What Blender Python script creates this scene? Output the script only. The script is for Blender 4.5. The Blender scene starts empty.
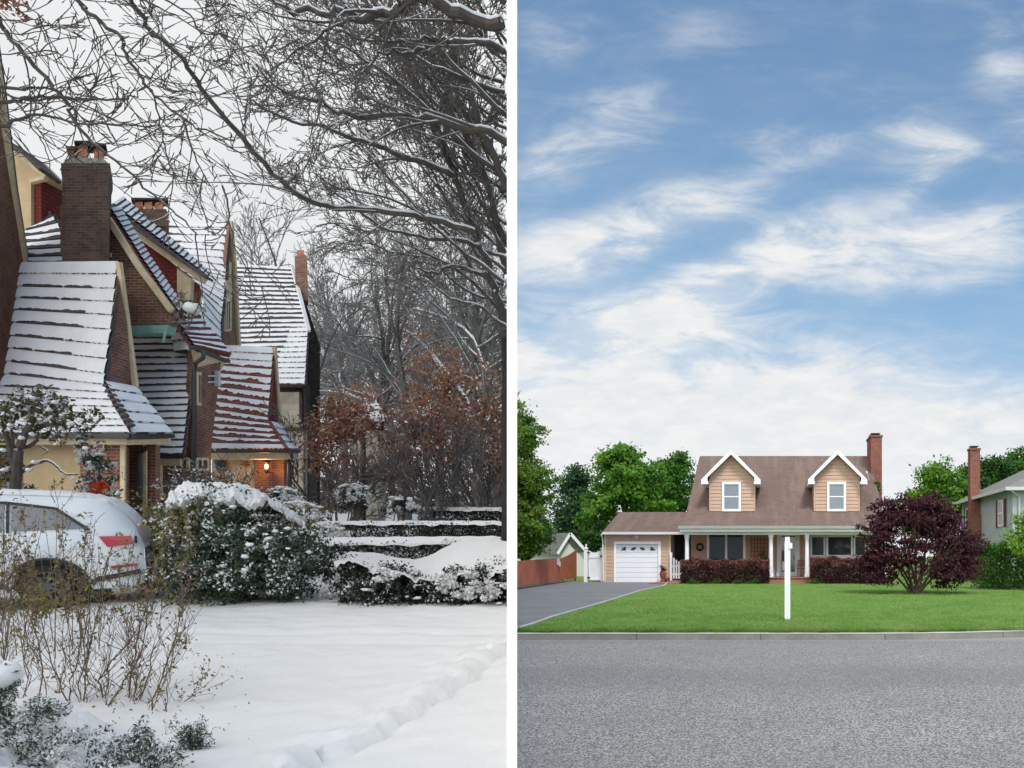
import bpy, math, random
import numpy as np
from mathutils import Vector, Matrix
R = math.radians
rnd = random.Random(7)
rng = np.random.default_rng(11)
sc = bpy.context.scene
ROOTC = sc.collection
WINTER = bpy.data.collections.new('winter_place'); SUMMER = bpy.data.collections.new('summer_place')
ROOTC.children.link(WINTER); ROOTC.children.link(SUMMER)
COL = WINTER
F, PX, PY, CZ = 800.0, 770.0, 557.0, 1.6

def P(x, y, D):
    return Vector(((x-PX)/F*D, D, CZ-(y-PY)/F*D))
def wx(x, D): return (x-PX)/F*D
def wz(y, D): return CZ-(y-PY)/F*D
def pxx(p): return PX+F*p[0]/max(p[1], .01)
def pyy(p): return PY-F*(p[2]-CZ)/max(p[1], .01)
WALLN = Vector((800, 258, 0)).normalized()      # normal of the partition wall, pointing to the summer side
def gl(D): return -0.19+0.0875*D                # snow slope
def grr(D): return 0.12+(min(max(D, 15.6), 45)-15.6)*0.0032

# ------------------------------------------------------------------ materials
class NT:
    def __init__(s, m):
        s.t = m.node_tree; s.n = s.t.nodes; s.l = s.t.links
    def a(s, typ, **kw):
        n = s.n.new(typ)
        for k, v in kw.items():
            if k.startswith('i_'):
                key = k[2:]
                key = int(key) if key.isdigit() else key.replace('_', ' ')
                s.set(n.inputs[key], v)
            else: setattr(n, k, v)
        return n
    def set(s, inp, v):
        if isinstance(v, bpy.types.NodeSocket): s.l.new(v, inp)
        else: inp.default_value = v
    def math(s, op, a, b=0.0, c=None, clamp=False):
        n = s.n.new('ShaderNodeMath'); n.operation = op; n.use_clamp = clamp
        s.set(n.inputs[0], a); s.set(n.inputs[1], b)
        if c is not None: s.set(n.inputs[2], c)
        return n.outputs[0]
    def mix(s, f, a, b):
        n = s.n.new('ShaderNodeMix'); n.data_type = 'RGBA'
        s.set(n.inputs[0], f)
        s.set(n.inputs[6], a if isinstance(a, bpy.types.NodeSocket) else c4(a))
        s.set(n.inputs[7], b if isinstance(b, bpy.types.NodeSocket) else c4(b))
        return n.outputs[2]
    def noise(s, vec, scale, detail=4, rough=.6, dist=0):
        n = s.a('ShaderNodeTexNoise'); s.l.new(vec, n.inputs['Vector'])
        n.inputs['Scale'].default_value = scale; n.inputs['Detail'].default_value = detail
        n.inputs['Roughness'].default_value = rough; n.inputs['Distortion'].default_value = dist
        return n.outputs['Fac']
    def ramp(s, f, a, b):
        n = s.n.new('ShaderNodeMapRange'); n.interpolation_type = 'SMOOTHSTEP'
        s.set(n.inputs[0], f); n.inputs[1].default_value = a; n.inputs[2].default_value = b
        return n.outputs[0]
def c4(c): return (c[0], c[1], c[2], 1.0)
M = {}
def newmat(name, rough=.8, spec=.3):
    m = bpy.data.materials.new(name); m.use_nodes = True
    t = NT(m); b = t.n['Principled BSDF']
    b.inputs['Roughness'].default_value = rough
    b.inputs['Specular IOR Level'].default_value = spec
    M[name] = m
    return t, b
def plain(name, c, rough=.7, spec=.3, var=.12, scale=3.0, bump=0, bscale=40, metal=0, fine=0):
    t, b = newmat(name, rough, spec)
    co = t.a('ShaderNodeTexCoord').outputs['Object']
    f = t.noise(co, scale)
    f = t.ramp(f, .3, .7)
    col = t.mix(f, [x*(1-var) for x in c], [x*(1+var) for x in c])
    if fine:
        g = t.noise(co, fine, 3, .8)
        col = t.mix(t.math('MULTIPLY', t.ramp(g, .35, .65), .35), col, [x*.45 for x in c])
    t.l.new(col, b.inputs['Base Color'])
    b.inputs['Metallic'].default_value = metal
    if bump:
        g = t.noise(co, bscale, 4)
        bn = t.a('ShaderNodeBump', i_Strength=bump, i_Distance=.02, i_Height=g)
        t.l.new(bn.outputs[0], b.inputs['Normal'])
    return M[name]
def brick(name, c1, c2, mortar, w=.23, h=.075, stain=None):
    t, b = newmat(name, .9, .15)
    uv = t.a('ShaderNodeTexCoord').outputs['UV']; ob = t.a('ShaderNodeTexCoord').outputs['Object']
    bt = t.a('ShaderNodeTexBrick', i_Scale=1.0, i_Mortar_Size=.011, i_Brick_Width=w, i_Row_Height=h, i_Bias=0.0)
    t.l.new(uv, bt.inputs['Vector'])
    bt.inputs['Color1'].default_value = c4(c1); bt.inputs['Color2'].default_value = c4(c2); bt.inputs['Mortar'].default_value = c4(mortar)
    bt.inputs['Mortar Smooth'].default_value = .3
    n = t.noise(ob, 1.6, 5, .7)
    col = t.mix(t.math('MULTIPLY', t.ramp(n, .4, .7), .5), bt.outputs['Color'], stain or [x*.45 for x in c1])
    t.l.new(col, b.inputs['Base Color'])
    bn = t.a('ShaderNodeBump', i_Strength=.6, i_Distance=.01, i_Height=t.math('SUBTRACT', 1.0, bt.outputs['Fac']))
    t.l.new(bn.outputs[0], b.inputs['Normal'])
def leaf(name, cols, trans=.35, rough=.55):
    t, b = newmat(name, rough, .25)
    g = t.a('ShaderNodeNewGeometry'); ob = t.a('ShaderNodeTexCoord').outputs['Object']
    r = g.outputs['Random Per Island']
    n = t.ramp(t.noise(ob, .9, 3, .7), .4, .6)
    col = t.mix(r, cols[0], cols[1])
    if len(cols) > 2: col = t.mix(t.math('MULTIPLY', n, .8), col, cols[2])
    t.l.new(col, b.inputs['Base Color'])
    tr = t.a('ShaderNodeBsdfTranslucent'); t.l.new(col, tr.inputs['Color'])
    ms = t.a('ShaderNodeMixShader'); ms.inputs[0].default_value = trans
    t.l.new(b.outputs[0], ms.inputs[1]); t.l.new(tr.outputs[0], ms.inputs[2])
    t.l.new(ms.outputs[0], t.n['Material Output'].inputs['Surface'])
def bark(name, c, snow=0.0, hi=.75):
    t, b = newmat(name, .9, .15)
    ob = t.a('ShaderNodeTexCoord').outputs['Object']; g = t.a('ShaderNodeNewGeometry')
    n = t.noise(ob, 9, 4)
    col = t.mix(n, [x*.6 for x in c], [x*1.5 for x in c])
    if snow:
        z = t.a('ShaderNodeSeparateXYZ'); t.l.new(g.outputs['Normal'], z.inputs[0])
        k = t.math('ADD', z.outputs['Z'], t.math('MULTIPLY', t.noise(ob, 3.0, 3), .5))
        col = t.mix(t.ramp(k, snow+.25, snow+.4), col, (hi, hi*1.01, hi*1.03))
    t.l.new(col, b.inputs['Base Color'])
SNOWC = (.69, .68, .665)
plain('snow', SNOWC, .6, .3, .02, 1.2, .35, 14)
plain('roof snow', (.72, .705, .69), .7, .2, .05, 1.5, .4, 9)
# snowy ground with faint grit and tyre marks
t, b = newmat('snow ground', .65, .25)
ob = t.a('ShaderNodeTexCoord').outputs['Object']
mp = t.a('ShaderNodeMapping'); t.l.new(ob, mp.inputs[0]); mp.inputs['Scale'].default_value = (.35, 3.5, 1)
sx = t.a('ShaderNodeSeparateXYZ'); t.l.new(ob, sx.inputs[0])
track = t.math('MULTIPLY', t.ramp(sx.outputs[1], 8.6, 9.0), t.math('SUBTRACT', 1.0, t.ramp(sx.outputs[1], 10.0, 10.5)))
tn = t.ramp(t.noise(mp.outputs[0], 1.3, 5, .65), .52, .75)
grit = t.math('MULTIPLY', t.math('MULTIPLY', track, tn), .5)
wide = t.math('MULTIPLY', t.ramp(t.noise(ob, .35, 3), .4, .7), .12)
col = t.mix(wide, SNOWC, (.63, .62, .605))
col = t.mix(grit, col, (.38, .38, .38))
t.l.new(col, b.inputs['Base Color'])
bn = t.a('ShaderNodeBump', i_Strength=.35, i_Distance=.03, i_Height=t.noise(ob, 7, 6, .7)); t.l.new(bn.outputs[0], b.inputs['Normal'])
plain('roof tile', (.10, .055, .048), .8, .2, .5, 6, .3)
plain('red tile', (.17, .052, .042), .75, .3, .4, 7, .3)
plain('dark tile', (.085, .068, .066), .8, .2, .3, 5, .3)
brick('brick', (.265, .115, .07), (.155, .07, .048), (.28, .22, .17), stain=(.06, .03, .022))
brick('brick bright', (.275, .11, .066), (.20, .078, .05), (.31, .22, .17))
brick('chimney brick', (.15, .085, .06), (.08, .052, .04), (.13, .11, .09), stain=(.03, .025, .022))
brick('tile hung', (.23, .047, .035), (.17, .036, .028), (.09, .02, .018), .17, .11)
brick('stone', (.40, .35, .27), (.30, .26, .20), (.33, .29, .23), .5, .25)
plain('stucco', (.50, .375, .215), .9, .15, .1, 2, .2, 60)
plain('cream trim', (.60, .475, .30), .7, .3, .12, 5)
plain('dark metal', (.03, .028, .027), .5, .4, .2)
plain('copper green', (.20, .36, .30), .6, .3, .15, 5)
plain('clay', (.42, .17, .09), .8, .2, .25, 5)
plain('mortar', (.30, .28, .24), .9, .1, .3, 6)
plain('old wood', (.045, .032, .026), .8, .2, .3, 6)
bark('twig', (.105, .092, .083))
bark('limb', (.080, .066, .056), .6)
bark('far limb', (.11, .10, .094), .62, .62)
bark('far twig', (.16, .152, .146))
bark('shrub stem', (.125, .085, .06))
bark('dark trunk', (.035, .030, .027), .95)
bark('trunk bark', (.10, .075, .055))
leaf('evergreen snow leaf', [(.028, .05, .028), (.07, .105, .058), (.035, .055, .032)], .15)
leaf('yew leaf', [(.012, .022, .012), (.03, .045, .025), (.012, .02, .012)], .1)
leaf('olive leaf', [(.16, .165, .04), (.28, .24, .07), (.15, .12, .045)], .3)
leaf('brown leaf', [(.12, .07, .035), (.22, .15, .06), (.09, .05, .03)], .3)
leaf('rust leaf', [(.32, .125, .07), (.50, .24, .155), (.30, .15, .105)], .35)
leaf('magnolia leaf', [(.04, .065, .02), (.11, .13, .045), (.09, .06, .03)], .2, .35)
leaf('snow leaf', [(.62, .615, .605), (.76, .75, .735)], .2, .7)
leaf('red flower', [(.5, .03, .01), (.6, .08, .02)], .2)
leaf('tree green', [(.045, .13, .012), (.11, .26, .025), (.16, .34, .03)], .4)
leaf('deep green', [(.018, .065, .012), (.055, .14, .022), (.03, .085, .015)], .35)
leaf('yellow green', [(.035, .11, .013), (.12, .23, .025), (.17, .25, .03)], .4)
leaf('blue green', [(.022, .06, .025), (.05, .11, .05), (.03, .09, .03)], .3)
leaf('maple leaf', [(.035, .011, .017), (.12, .030, .042), (.06, .018, .027)], .3)
leaf('barberry leaf', [(.040, .018, .018), (.095, .035, .033), (.05, .028, .022)], .3)
leaf('barberry tip', [(.20, .055, .055), (.33, .13, .11), (.24, .09, .08)], .3)
leaf('hedge green', [(.03, .11, .012), (.09, .21, .02), (.05, .15, .015)], .35)
leaf('lime leaf', [(.14, .30, .03), (.26, .42, .06)], .4)
leaf('grass blade', [(.15, .31, .055), (.27, .43, .10), (.33, .45, .14)], .5)
# asphalt
t, b = newmat('road asphalt', .62, .4)
ob = t.a('ShaderNodeTexCoord').outputs['Object']
v = t.a('ShaderNodeTexVoronoi', i_Scale=80.0); t.l.new(ob, v.inputs['Vector'])
n1 = t.noise(ob, 70, 3, .8); n2 = t.ramp(t.noise(ob, .5, 4), .3, .7)
sep = t.a('ShaderNodeSeparateColor'); t.l.new(v.outputs['Color'], sep.inputs[0])
col = t.mix(t.ramp(sep.outputs[0], .25, .95), (.080, .077, .072), (.49, .475, .45))
col = t.mix(t.math('MULTIPLY', t.ramp(n1, .35, .7), .3), col, (.205, .198, .188))
col = t.mix(t.math('MULTIPLY', n2, .3), col, (.15, .147, .142))
lane = t.a('ShaderNodeSeparateXYZ'); t.l.new(ob, lane.inputs[0])
ln = t.math('SINE', t.math('ADD', t.math('MULTIPLY', lane.outputs[1], 1.25), t.math('MULTIPLY', t.noise(ob, .3, 2), 1.5)))
col = t.mix(t.math('MULTIPLY', t.ramp(ln, -.2, 1), .30), col, (.13, .128, .124))
gut = t.math('MULTIPLY', t.ramp(t.math('ADD', lane.outputs[1], t.math('MULTIPLY', t.noise(ob, 2.5, 4), .5)), 15.25, 15.75), .7)
col = t.mix(gut, col, (.30, .285, .26))
stn = t.ramp(t.noise(ob, .23, 5, .7), .56, .72)
col = t.mix(t.math('MULTIPLY', stn, .25), col, (.29, .285, .28))
t.l.new(col, b.inputs['Base Color'])
bn = t.a('ShaderNodeBump', i_Strength=.5, i_Distance=.01, i_Height=v.outputs['Distance']); t.l.new(bn.outputs[0], b.inputs['Normal'])
plain('driveway asphalt', (.185, .186, .197), .8, .3, .12, .8, .3, 80, fine=60)
plain('concrete', (.215, .205, .188), .9, .2, .18, 1.5, .3, 60, fine=30)
plain('pale concrete', (.42, .41, .39), .9, .2, .12, 2)
plain('soil', (.10, .065, .04), .95, .1, .4, 4, .5, 40)
t, b = newmat('lawn', .95, .1)
ob = t.a('ShaderNodeTexCoord').outputs['Object']
mp = t.a('ShaderNodeMapping'); t.l.new(ob, mp.inputs[0]); mp.inputs['Scale'].default_value = (1, .45, 1)
n1 = t.ramp(t.noise(mp.outputs[0], .5, 4), .3, .7); n2 = t.noise(mp.outputs[0], 26, 4, .8); n3 = t.ramp(t.noise(mp.outputs[0], 3.0, 4, .7), .35, .7)
col = t.mix(n1, (.115, .215, .042), (.155, .262, .062))
col = t.mix(t.math('MULTIPLY', n3, .35), col, (.20, .285, .085))
col = t.mix(t.math('MULTIPLY', t.ramp(n2, .45, .8), .7), col, (.085, .17, .03))
sy = t.a('ShaderNodeSeparateXYZ'); t.l.new(ob, sy.inputs[0])
dry = t.math('MULTIPLY', t.math('SUBTRACT', 1.0, t.ramp(sy.outputs[1], 15.9, 17.4)), t.ramp(t.noise(ob, 1.7, 5, .75), .45, .7))
col = t.mix(t.math('MULTIPLY', dry, .75), col, (.27, .27, .10))
mow = t.ramp(t.math('SINE', t.math('MULTIPLY', t.math('ADD', sy.outputs[1], t.math('MULTIPLY', t.noise(ob, .2, 2), 3)), 2.1)), -.6, .6)
col = t.mix(t.math('MULTIPLY', mow, .22), col, (.10, .22, .035))
t.l.new(col, b.inputs['Base Color'])
bn = t.a('ShaderNodeBump', i_Strength=.7, i_Distance=.04, i_Height=n2); t.l.new(bn.outputs[0], b.inputs['Normal'])
# summer house
plain('tan siding', (.50, .335, .25), .7, .25, .05, 1.5, .15, 50)
plain('white paint', (.80, .80, .81), .5, .3, .03, 2)
plain('garage white', (.74, .75, .78), .5, .3, .02, 2)
plain('gutter', (.50, .51, .50), .5, .3, .05, 2)
t, b = newmat('shingle', .95, .1)
uv = t.a('ShaderNodeTexCoord').outputs['UV']; ob = t.a('ShaderNodeTexCoord').outputs['Object']
bt = t.a('ShaderNodeTexBrick', i_Scale=1.0, i_Mortar_Size=.006, i_Brick_Width=.33, i_Row_Height=.14); t.l.new(uv, bt.inputs['Vector'])
bt.inputs['Color1'].default_value = c4((.165, .117, .098)); bt.inputs['Color2'].default_value = c4((.13, .092, .078)); bt.inputs['Mortar'].default_value = c4((.08, .05, .042))
col = t.mix(t.math('MULTIPLY', t.ramp(t.noise(ob, 18, 3, .8), .4, .7), .5), bt.outputs['Color'], (.20, .145, .122))
mp = t.a('ShaderNodeMapping'); t.l.new(ob, mp.inputs[0]); mp.inputs['Scale'].default_value = (1.3, .12, .12)
col = t.mix(t.math('MULTIPLY', t.ramp(t.noise(mp.outputs[0], 2, 3), .45, .7), .55), col, (.205, .155, .135))
col = t.mix(t.math('MULTIPLY', t.ramp(t.noise(ob, .6, 5, .75), .5, .7), .35), col, (.10, .07, .06))
t.l.new(col, b.inputs['Base Color'])
plain('grey shingle', (.20, .20, .19), .95, .1, .15, 3, .2, fine=12)
brick('red brick', (.26, .085, .062), (.20, .065, .05), (.25, .17, .14), .22, .075)
brick('paver', (.36, .17, .12), (.30, .14, .10), (.30, .22, .18), .22, .11)
plain('fence red', (.46, .145, .085), .8, .2, .12, 1.5, .2)
plain('grey siding', (.38, .42, .42), .8, .2, .06, 2)
plain('shed wall', (.62, .62, .57), .8, .2, .05, 1)
plain('shutter', (.12, .03, .04), .7, .2, .1)
plain('opening shade', (.03, .03, .035), .9, .1, .3, 2)  # near-black colour standing in for the shade inside openings
plain('curtain', (.36, .40, .43), .8, .2, .1, 4)
plain('black plastic', (.018, .018, .019), .5, .4, .2)
plain('tyre', (.022, .022, .022), .85, .2, .3, 8)
plain('alloy', (.09, .09, .095), .5, .4, .1, metal=.3)
plain('terracotta', (.22, .075, .05), .8, .2, .25, 6)
plain('grey stone', (.33, .32, .30), .9, .2, .3, 5, .4)
plain('dead leaf', (.45, .22, .04), .9)
plain('chair wood', (.22, .09, .05), .7)
def glass(name, c, rough=.06, spec=.8):
    t, b = newmat(name, rough, spec); b.inputs['Base Color'].default_value = c4(c)
glass('window glass', (.040, .048, .052), .06, .7); glass('sky sheen glass', (.16, .20, .23), .1, .7)  # dormer glass base is paled; the sky's reflection is put into its colour
glass('leaded glass', (.05, .055, .06)); glass('car glass', (.11, .12, .125), .15, .9)
glass('tail light', (.45, .012, .010), .2); glass('reflector', (.35, .012, .012), .3)
t, b = newmat('car paint', .28, .5); b.inputs['Base Color'].default_value = (.62, .64, .65, 1); b.inputs['Coat Weight'].default_value = .6
ob = t.a('ShaderNodeTexCoord').outputs['Object']
col = t.mix(t.math('MULTIPLY', t.ramp(t.noise(ob, 6, 4, .7), .5, .7), .35), (.62, .64, .65), (.72, .74, .76)); t.l.new(col, b.inputs['Base Color'])
t, b = newmat('lamp glow'); b.inputs['Emission Color'].default_value = (1, .62, .25, 1); b.inputs['Emission Strength'].default_value = 5
plain('partition white', (.92, .92, .92), .8, .1, .005, 1)

# ------------------------------------------------------------------ mesh helpers
class MB:
    def __init__(s): s.v = []; s.f = []; s.m = []; s.smooth = False
    def vs(s, pts):
        b0 = len(s.v); s.v.extend([tuple(p) for p in pts]); return b0
    def face(s, pts, m=0):
        b0 = s.vs(pts); s.f.append(tuple(range(b0, b0+len(pts)))); s.m.append(m); return s
    def solid(s, pts, off, m=0, mside=None):
        """polygon pts extruded by vector off"""
        n = len(pts); a = s.vs(pts); off = Vector(off); b0 = s.vs([Vector(p)+off for p in pts])
        ms = m if mside is None else mside
        s.f.append(tuple(range(a, a+n))); s.m.append(m)
        s.f.append(tuple(range(b0+n-1, b0-1, -1))); s.m.append(ms)
        for i in range(n):
            j = (i+1) % n
            s.f.append((a+j, a+i, b0+i, b0+j)); s.m.append(ms)
        return s
    def box(s, x0, x1, y0, y1, z0, z1, m=0):
        return s.solid([(x0, y0, z0), (x1, y0, z0), (x1, y0, z1), (x0, y0, z1)], (0, y1-y0, 0), m)
    def bar(s, a, b, w, h, m=0, up=(0, 0, 1)):
        a = Vector(a); b = Vector(b); d = (b-a).normalized(); sd = d.cross(Vector(up))
        if sd.length < .01: sd = d.cross(Vector((1, 0, 0)))
        sd.normalize(); u = sd.cross(d)
        q = [a-sd*w/2-u*h/2, a+sd*w/2-u*h/2, a+sd*w/2+u*h/2, a-sd*w/2+u*h/2]
        return s.solid(q, b-a, m)
    def tube(s, path, rad, sides=5, m=0):
        n = len(path)
        if n < 2: return
        path = [Vector(p) for p in path]
        rings = []
        for i, p in enumerate(path):
            d = (path[min(i+1, n-1)]-path[max(i-1, 0)])
            if d.length < 1e-6: d = Vector((0, 0, 1))
            d.normalize()
            ref = Vector((0, 0, 1)) if abs(d.z) < .9 else Vector((1, 0, 0))
            u = d.cross(ref).normalized(); w = u.cross(d)
            r = rad[i] if isinstance(rad, (list, tuple)) else rad
            rings.append(s.vs([p+(u*math.cos(2*math.pi*k/sides)+w*math.sin(2*math.pi*k/sides))*r for k in range(sides)]))
        for i in range(n-1):
            for k in range(sides):
                k2 = (k+1) % sides
                s.f.append((rings[i]+k, rings[i]+k2, rings[i+1]+k2, rings[i+1]+k)); s.m.append(m)
        s.f.append(tuple(rings[-1]+k for k in range(sides))); s.m.append(m)
        s.f.append(tuple(rings[0]+k for k in range(sides-1, -1, -1))); s.m.append(m)
    def lathe(s, c, prof, sides=12, m=0, axis=(0, 0, 1)):
        ax = Vector(axis).normalized(); ref = Vector((1, 0, 0)) if abs(ax.x) < .9 else Vector((0, 1, 0))
        u = ax.cross(ref).normalized(); w = ax.cross(u); c = Vector(c)
        rings = [s.vs([c+ax*h+(u*math.cos(2*math.pi*k/sides)+w*math.sin(2*math.pi*k/sides))*max(r, .0005) for k in range(sides)]) for r, h in prof]
        for i in range(len(rings)-1):
            for k in range(sides):
                k2 = (k+1) % sides
                s.f.append((rings[i]+k, rings[i]+k2, rings[i+1]+k2, rings[i+1]+k)); s.m.append(m)
        s.f.append(tuple(rings[-1]+k for k in range(sides))); s.m.append(m)
        s.f.append(tuple(rings[0]+k for k in range(sides-1, -1, -1))); s.m.append(m)
    def lump(s, c, rx, ry, rz, m=0, seg=10, ring=6, rough=.18):
        c = Vector(c); b0 = len(s.v); ph = rnd.random()*9
        for i in range(ring+1):
            th = math.pi*i/ring
            for k in range(seg):
                a = 2*math.pi*k/seg
                r = 1+rough*math.sin(3*a+ph)*math.sin(2*th+ph)+rough*(rnd.random()-.5)*(0 < i < ring)
                s.v.append((c.x+rx*r*math.sin(th)*math.cos(a), c.y+ry*r*math.sin(th)*math.sin(a), c.z+rz*r*math.cos(th)))
        for i in range(ring):
            for k in range(seg):
                k2 = (k+1) % seg
                s.f.append((b0+i*seg+k, b0+(i+1)*seg+k, b0+(i+1)*seg+k2, b0+i*seg+k2)); s.m.append(m)
    def grid(s, fn, nu, nv, m=0):
        b0 = s.vs([fn(i/nu, j/nv) for j in range(nv+1) for i in range(nu+1)])
        for j in range(nv):
            for i in range(nu):
                a = b0+j*(nu+1)+i
                s.f.append((a, a+1, a+nu+2, a+nu+1)); s.m.append(m)
    def build(s, name, mats, parent=None, smooth=False, org=None):
        if org is None: org = Vector(parent.get('_o', (0, 0, 0))) if parent else Vector((0, 0, 0))
        me = bpy.data.meshes.new(name)
        va = np.array(s.v, dtype=np.float64)-np.array(org)
        me.from_pydata([tuple(x) for x in va], [], s.f)
        if isinstance(mats, str): mats = [mats]
        for k in mats: me.materials.append(M[k])
        if len(mats) > 1: me.polygons.foreach_set('material_index', s.m)
        if smooth: me.polygons.foreach_set('use_smooth', [True]*len(me.polygons))
        autouv(me)
        me.update()
        return link(name, me, parent, org)
def autouv(me):
    if len(me.loops) > 400000: return
    uvl = me.uv_layers.new(name='UVMap')
    n = len(me.polygons)
    nor = np.zeros(n*3); me.polygons.foreach_get('normal', nor); nor = nor.reshape(-1, 3)
    ls = np.zeros(n, int); me.polygons.foreach_get('loop_start', ls); lt = np.zeros(n, int); me.polygons.foreach_get('loop_total', lt)
    co = np.zeros(len(me.vertices)*3); me.vertices.foreach_get('co', co); co = co.reshape(-1, 3)
    vi = np.zeros(len(me.loops), int); me.loops.foreach_get('vertex_index', vi)
    pf = np.repeat(np.arange(n), lt)
    nn = nor[pf]; t = np.stack([-nn[:, 1], nn[:, 0], np.zeros(len(nn))], 1)
    L = np.linalg.norm(t, axis=1); flat = L < .05
    t[flat] = (1, 0, 0); L[flat] = 1; t /= L[:, None]
    bb = np.cross(nn, t); p = co[vi]
    uv = np.stack([(p*t).sum(1), (p*bb).sum(1)], 1)
    uvl.data.foreach_set('uv', uv.ravel())
def link(name, me, parent=None, org=(0, 0, 0)):
    o = bpy.data.objects.new(name, me); COL.objects.link(o)
    if parent: o.parent = parent
    else: o.location = org
    o['_o'] = tuple(org)
    return o
def tag(o, label=None, cat=None, group=None, kind=None):
    if label: o['label'] = label
    if cat: o['category'] = cat
    if group: o['group'] = group
    if kind: o['kind'] = kind
    return o
def thing(name, loc, label, cat, group=None):
    o = bpy.data.objects.new(name, None); COL.objects.link(o); o.location = loc; o['_o'] = tuple(loc); o.empty_display_size = .2
    return tag(o, label, cat, group)

def leaves(name, mats, pts, size, parent=None, nrm=None, mi=None, aspect=.55, org=None, up=0.0, size_var=.4):
    """one rhombus leaf per point"""
    if org is None: org = np.array(parent.get('_o', (0, 0, 0))) if parent else np.zeros(3)
    pts = np.asarray(pts, float)-np.array(org); n = len(pts)
    a = rng.normal(size=(n, 3)); a[:, 2] -= up*.5; a /= np.linalg.norm(a, axis=1)[:, None]
    b_ = rng.normal(size=(n, 3))
    if nrm is not None: b_ = b_*.6+np.asarray(nrm)
    b_[:, 2] += up
    c = np.cross(a, b_); c /= np.linalg.norm(c, axis=1)[:, None]+1e-9
    s = size*(1+size_var*(rng.random(n)*2-1)); s = s[:, None]
    nz = np.cross(c, a)
    v = np.stack([pts-a*s*.5, pts+c*s*aspect*.5+nz*s*.06, pts+a*s*.5, pts-c*s*aspect*.5+nz*s*.06], 1).reshape(-1, 3)
    return rawquads(name, v, mats, parent, mi, org)
def rawquads(name, v, mats, parent, mi, org, k=4):
    me = bpy.data.meshes.new(name); nv = len(v); n = nv//k
    me.vertices.add(nv); me.vertices.foreach_set('co', v.ravel().astype(np.float32))
    me.loops.add(nv); me.loops.foreach_set('vertex_index', np.arange(nv, dtype=np.int32))
    me.polygons.add(n); me.polygons.foreach_set('loop_start', np.arange(0, nv, k, dtype=np.int32))
    if isinstance(mats, str): mats = [mats]
    for q in mats: me.materials.append(M[q])
    if mi is not None: me.polygons.foreach_set('material_index', np.asarray(mi, dtype=np.int32))
    me.update(calc_edges=True)
    return link(name, me, parent, org)
def clumps(blobs, nclump, per, rad, flat=.7, shell=.55, clip=None, seed=None):
    """points in leaf clumps spread through ellipsoids. blobs: (cx,cy,cz,rx,ry,rz[,w])"""
    w = np.array([bl[3]*bl[5]*(bl[6] if len(bl) > 6 else 1) for bl in blobs]); w = w/w.sum()
    out = []; nr = []
    for k in range(nclump):
        bl = blobs[rng.choice(len(blobs), p=w)]
        d = rng.normal(size=3); d /= np.linalg.norm(d)
        r = shell+(1-shell)*rng.random()**.6
        if rng.random() < .25: r *= rng.random()
        c = np.array(bl[:3])+d*r*np.array(bl[3:6])
        rr = rad*(.6+.8*rng.random()); m = int(per*(.6+.8*rng.random()))
        q = rng.normal(size=(m, 3))*rr*np.array([1, 1, flat])*.55+c
        out.append(q); nr.append(np.tile(d*.8+np.array([0, 0, .5]), (m, 1)))
    p = np.concatenate(out); n = np.concatenate(nr)
    if clip is not None:
        k = clip(p); p = p[k]; n = n[k]
    return p, n
def boxpts(x0, x1, y0, y1, z0, z1, n, bulge=.08):
    """points mostly on the faces of a box hedge, lumpy"""
    p = rng.random((n, 3))
    k = rng.integers(0, 4, n); e = rng.random(n)**2*.12
    p[k == 0, 2] = 1-e[k == 0]
    p[k >= 2, 1] = e[k >= 2]
    q = rng.random(n) < .15; sel = (k == 1) & q; p[sel, 0] = np.where(rng.random(sel.sum()) < .5, e[sel], 1-e[sel])
    q = np.stack([x0+p[:, 0]*(x1-x0), y0+p[:, 1]*(y1-y0), z0+p[:, 2]*(z1-z0)], 1)
    w = np.sin(q[:, 0]*3.1+1)*np.sin(q[:, 0]*1.3)+np.sin(q[:, 0]*7.7+q[:, 2]*5)*.6
    q[:, 1] -= bulge*w*.6; q[:, 2] += bulge*w*(p[:, 2])
    q += rng.normal(size=q.shape)*bulge*.35
    return q
def leftclip(p): return (PX+F*p[:, 0]/np.maximum(p[:, 1], .1)) < 508.5
def rightclip(p): return (PX+F*p[:, 0]/np.maximum(p[:, 1], .1)) > 514.5

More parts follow.
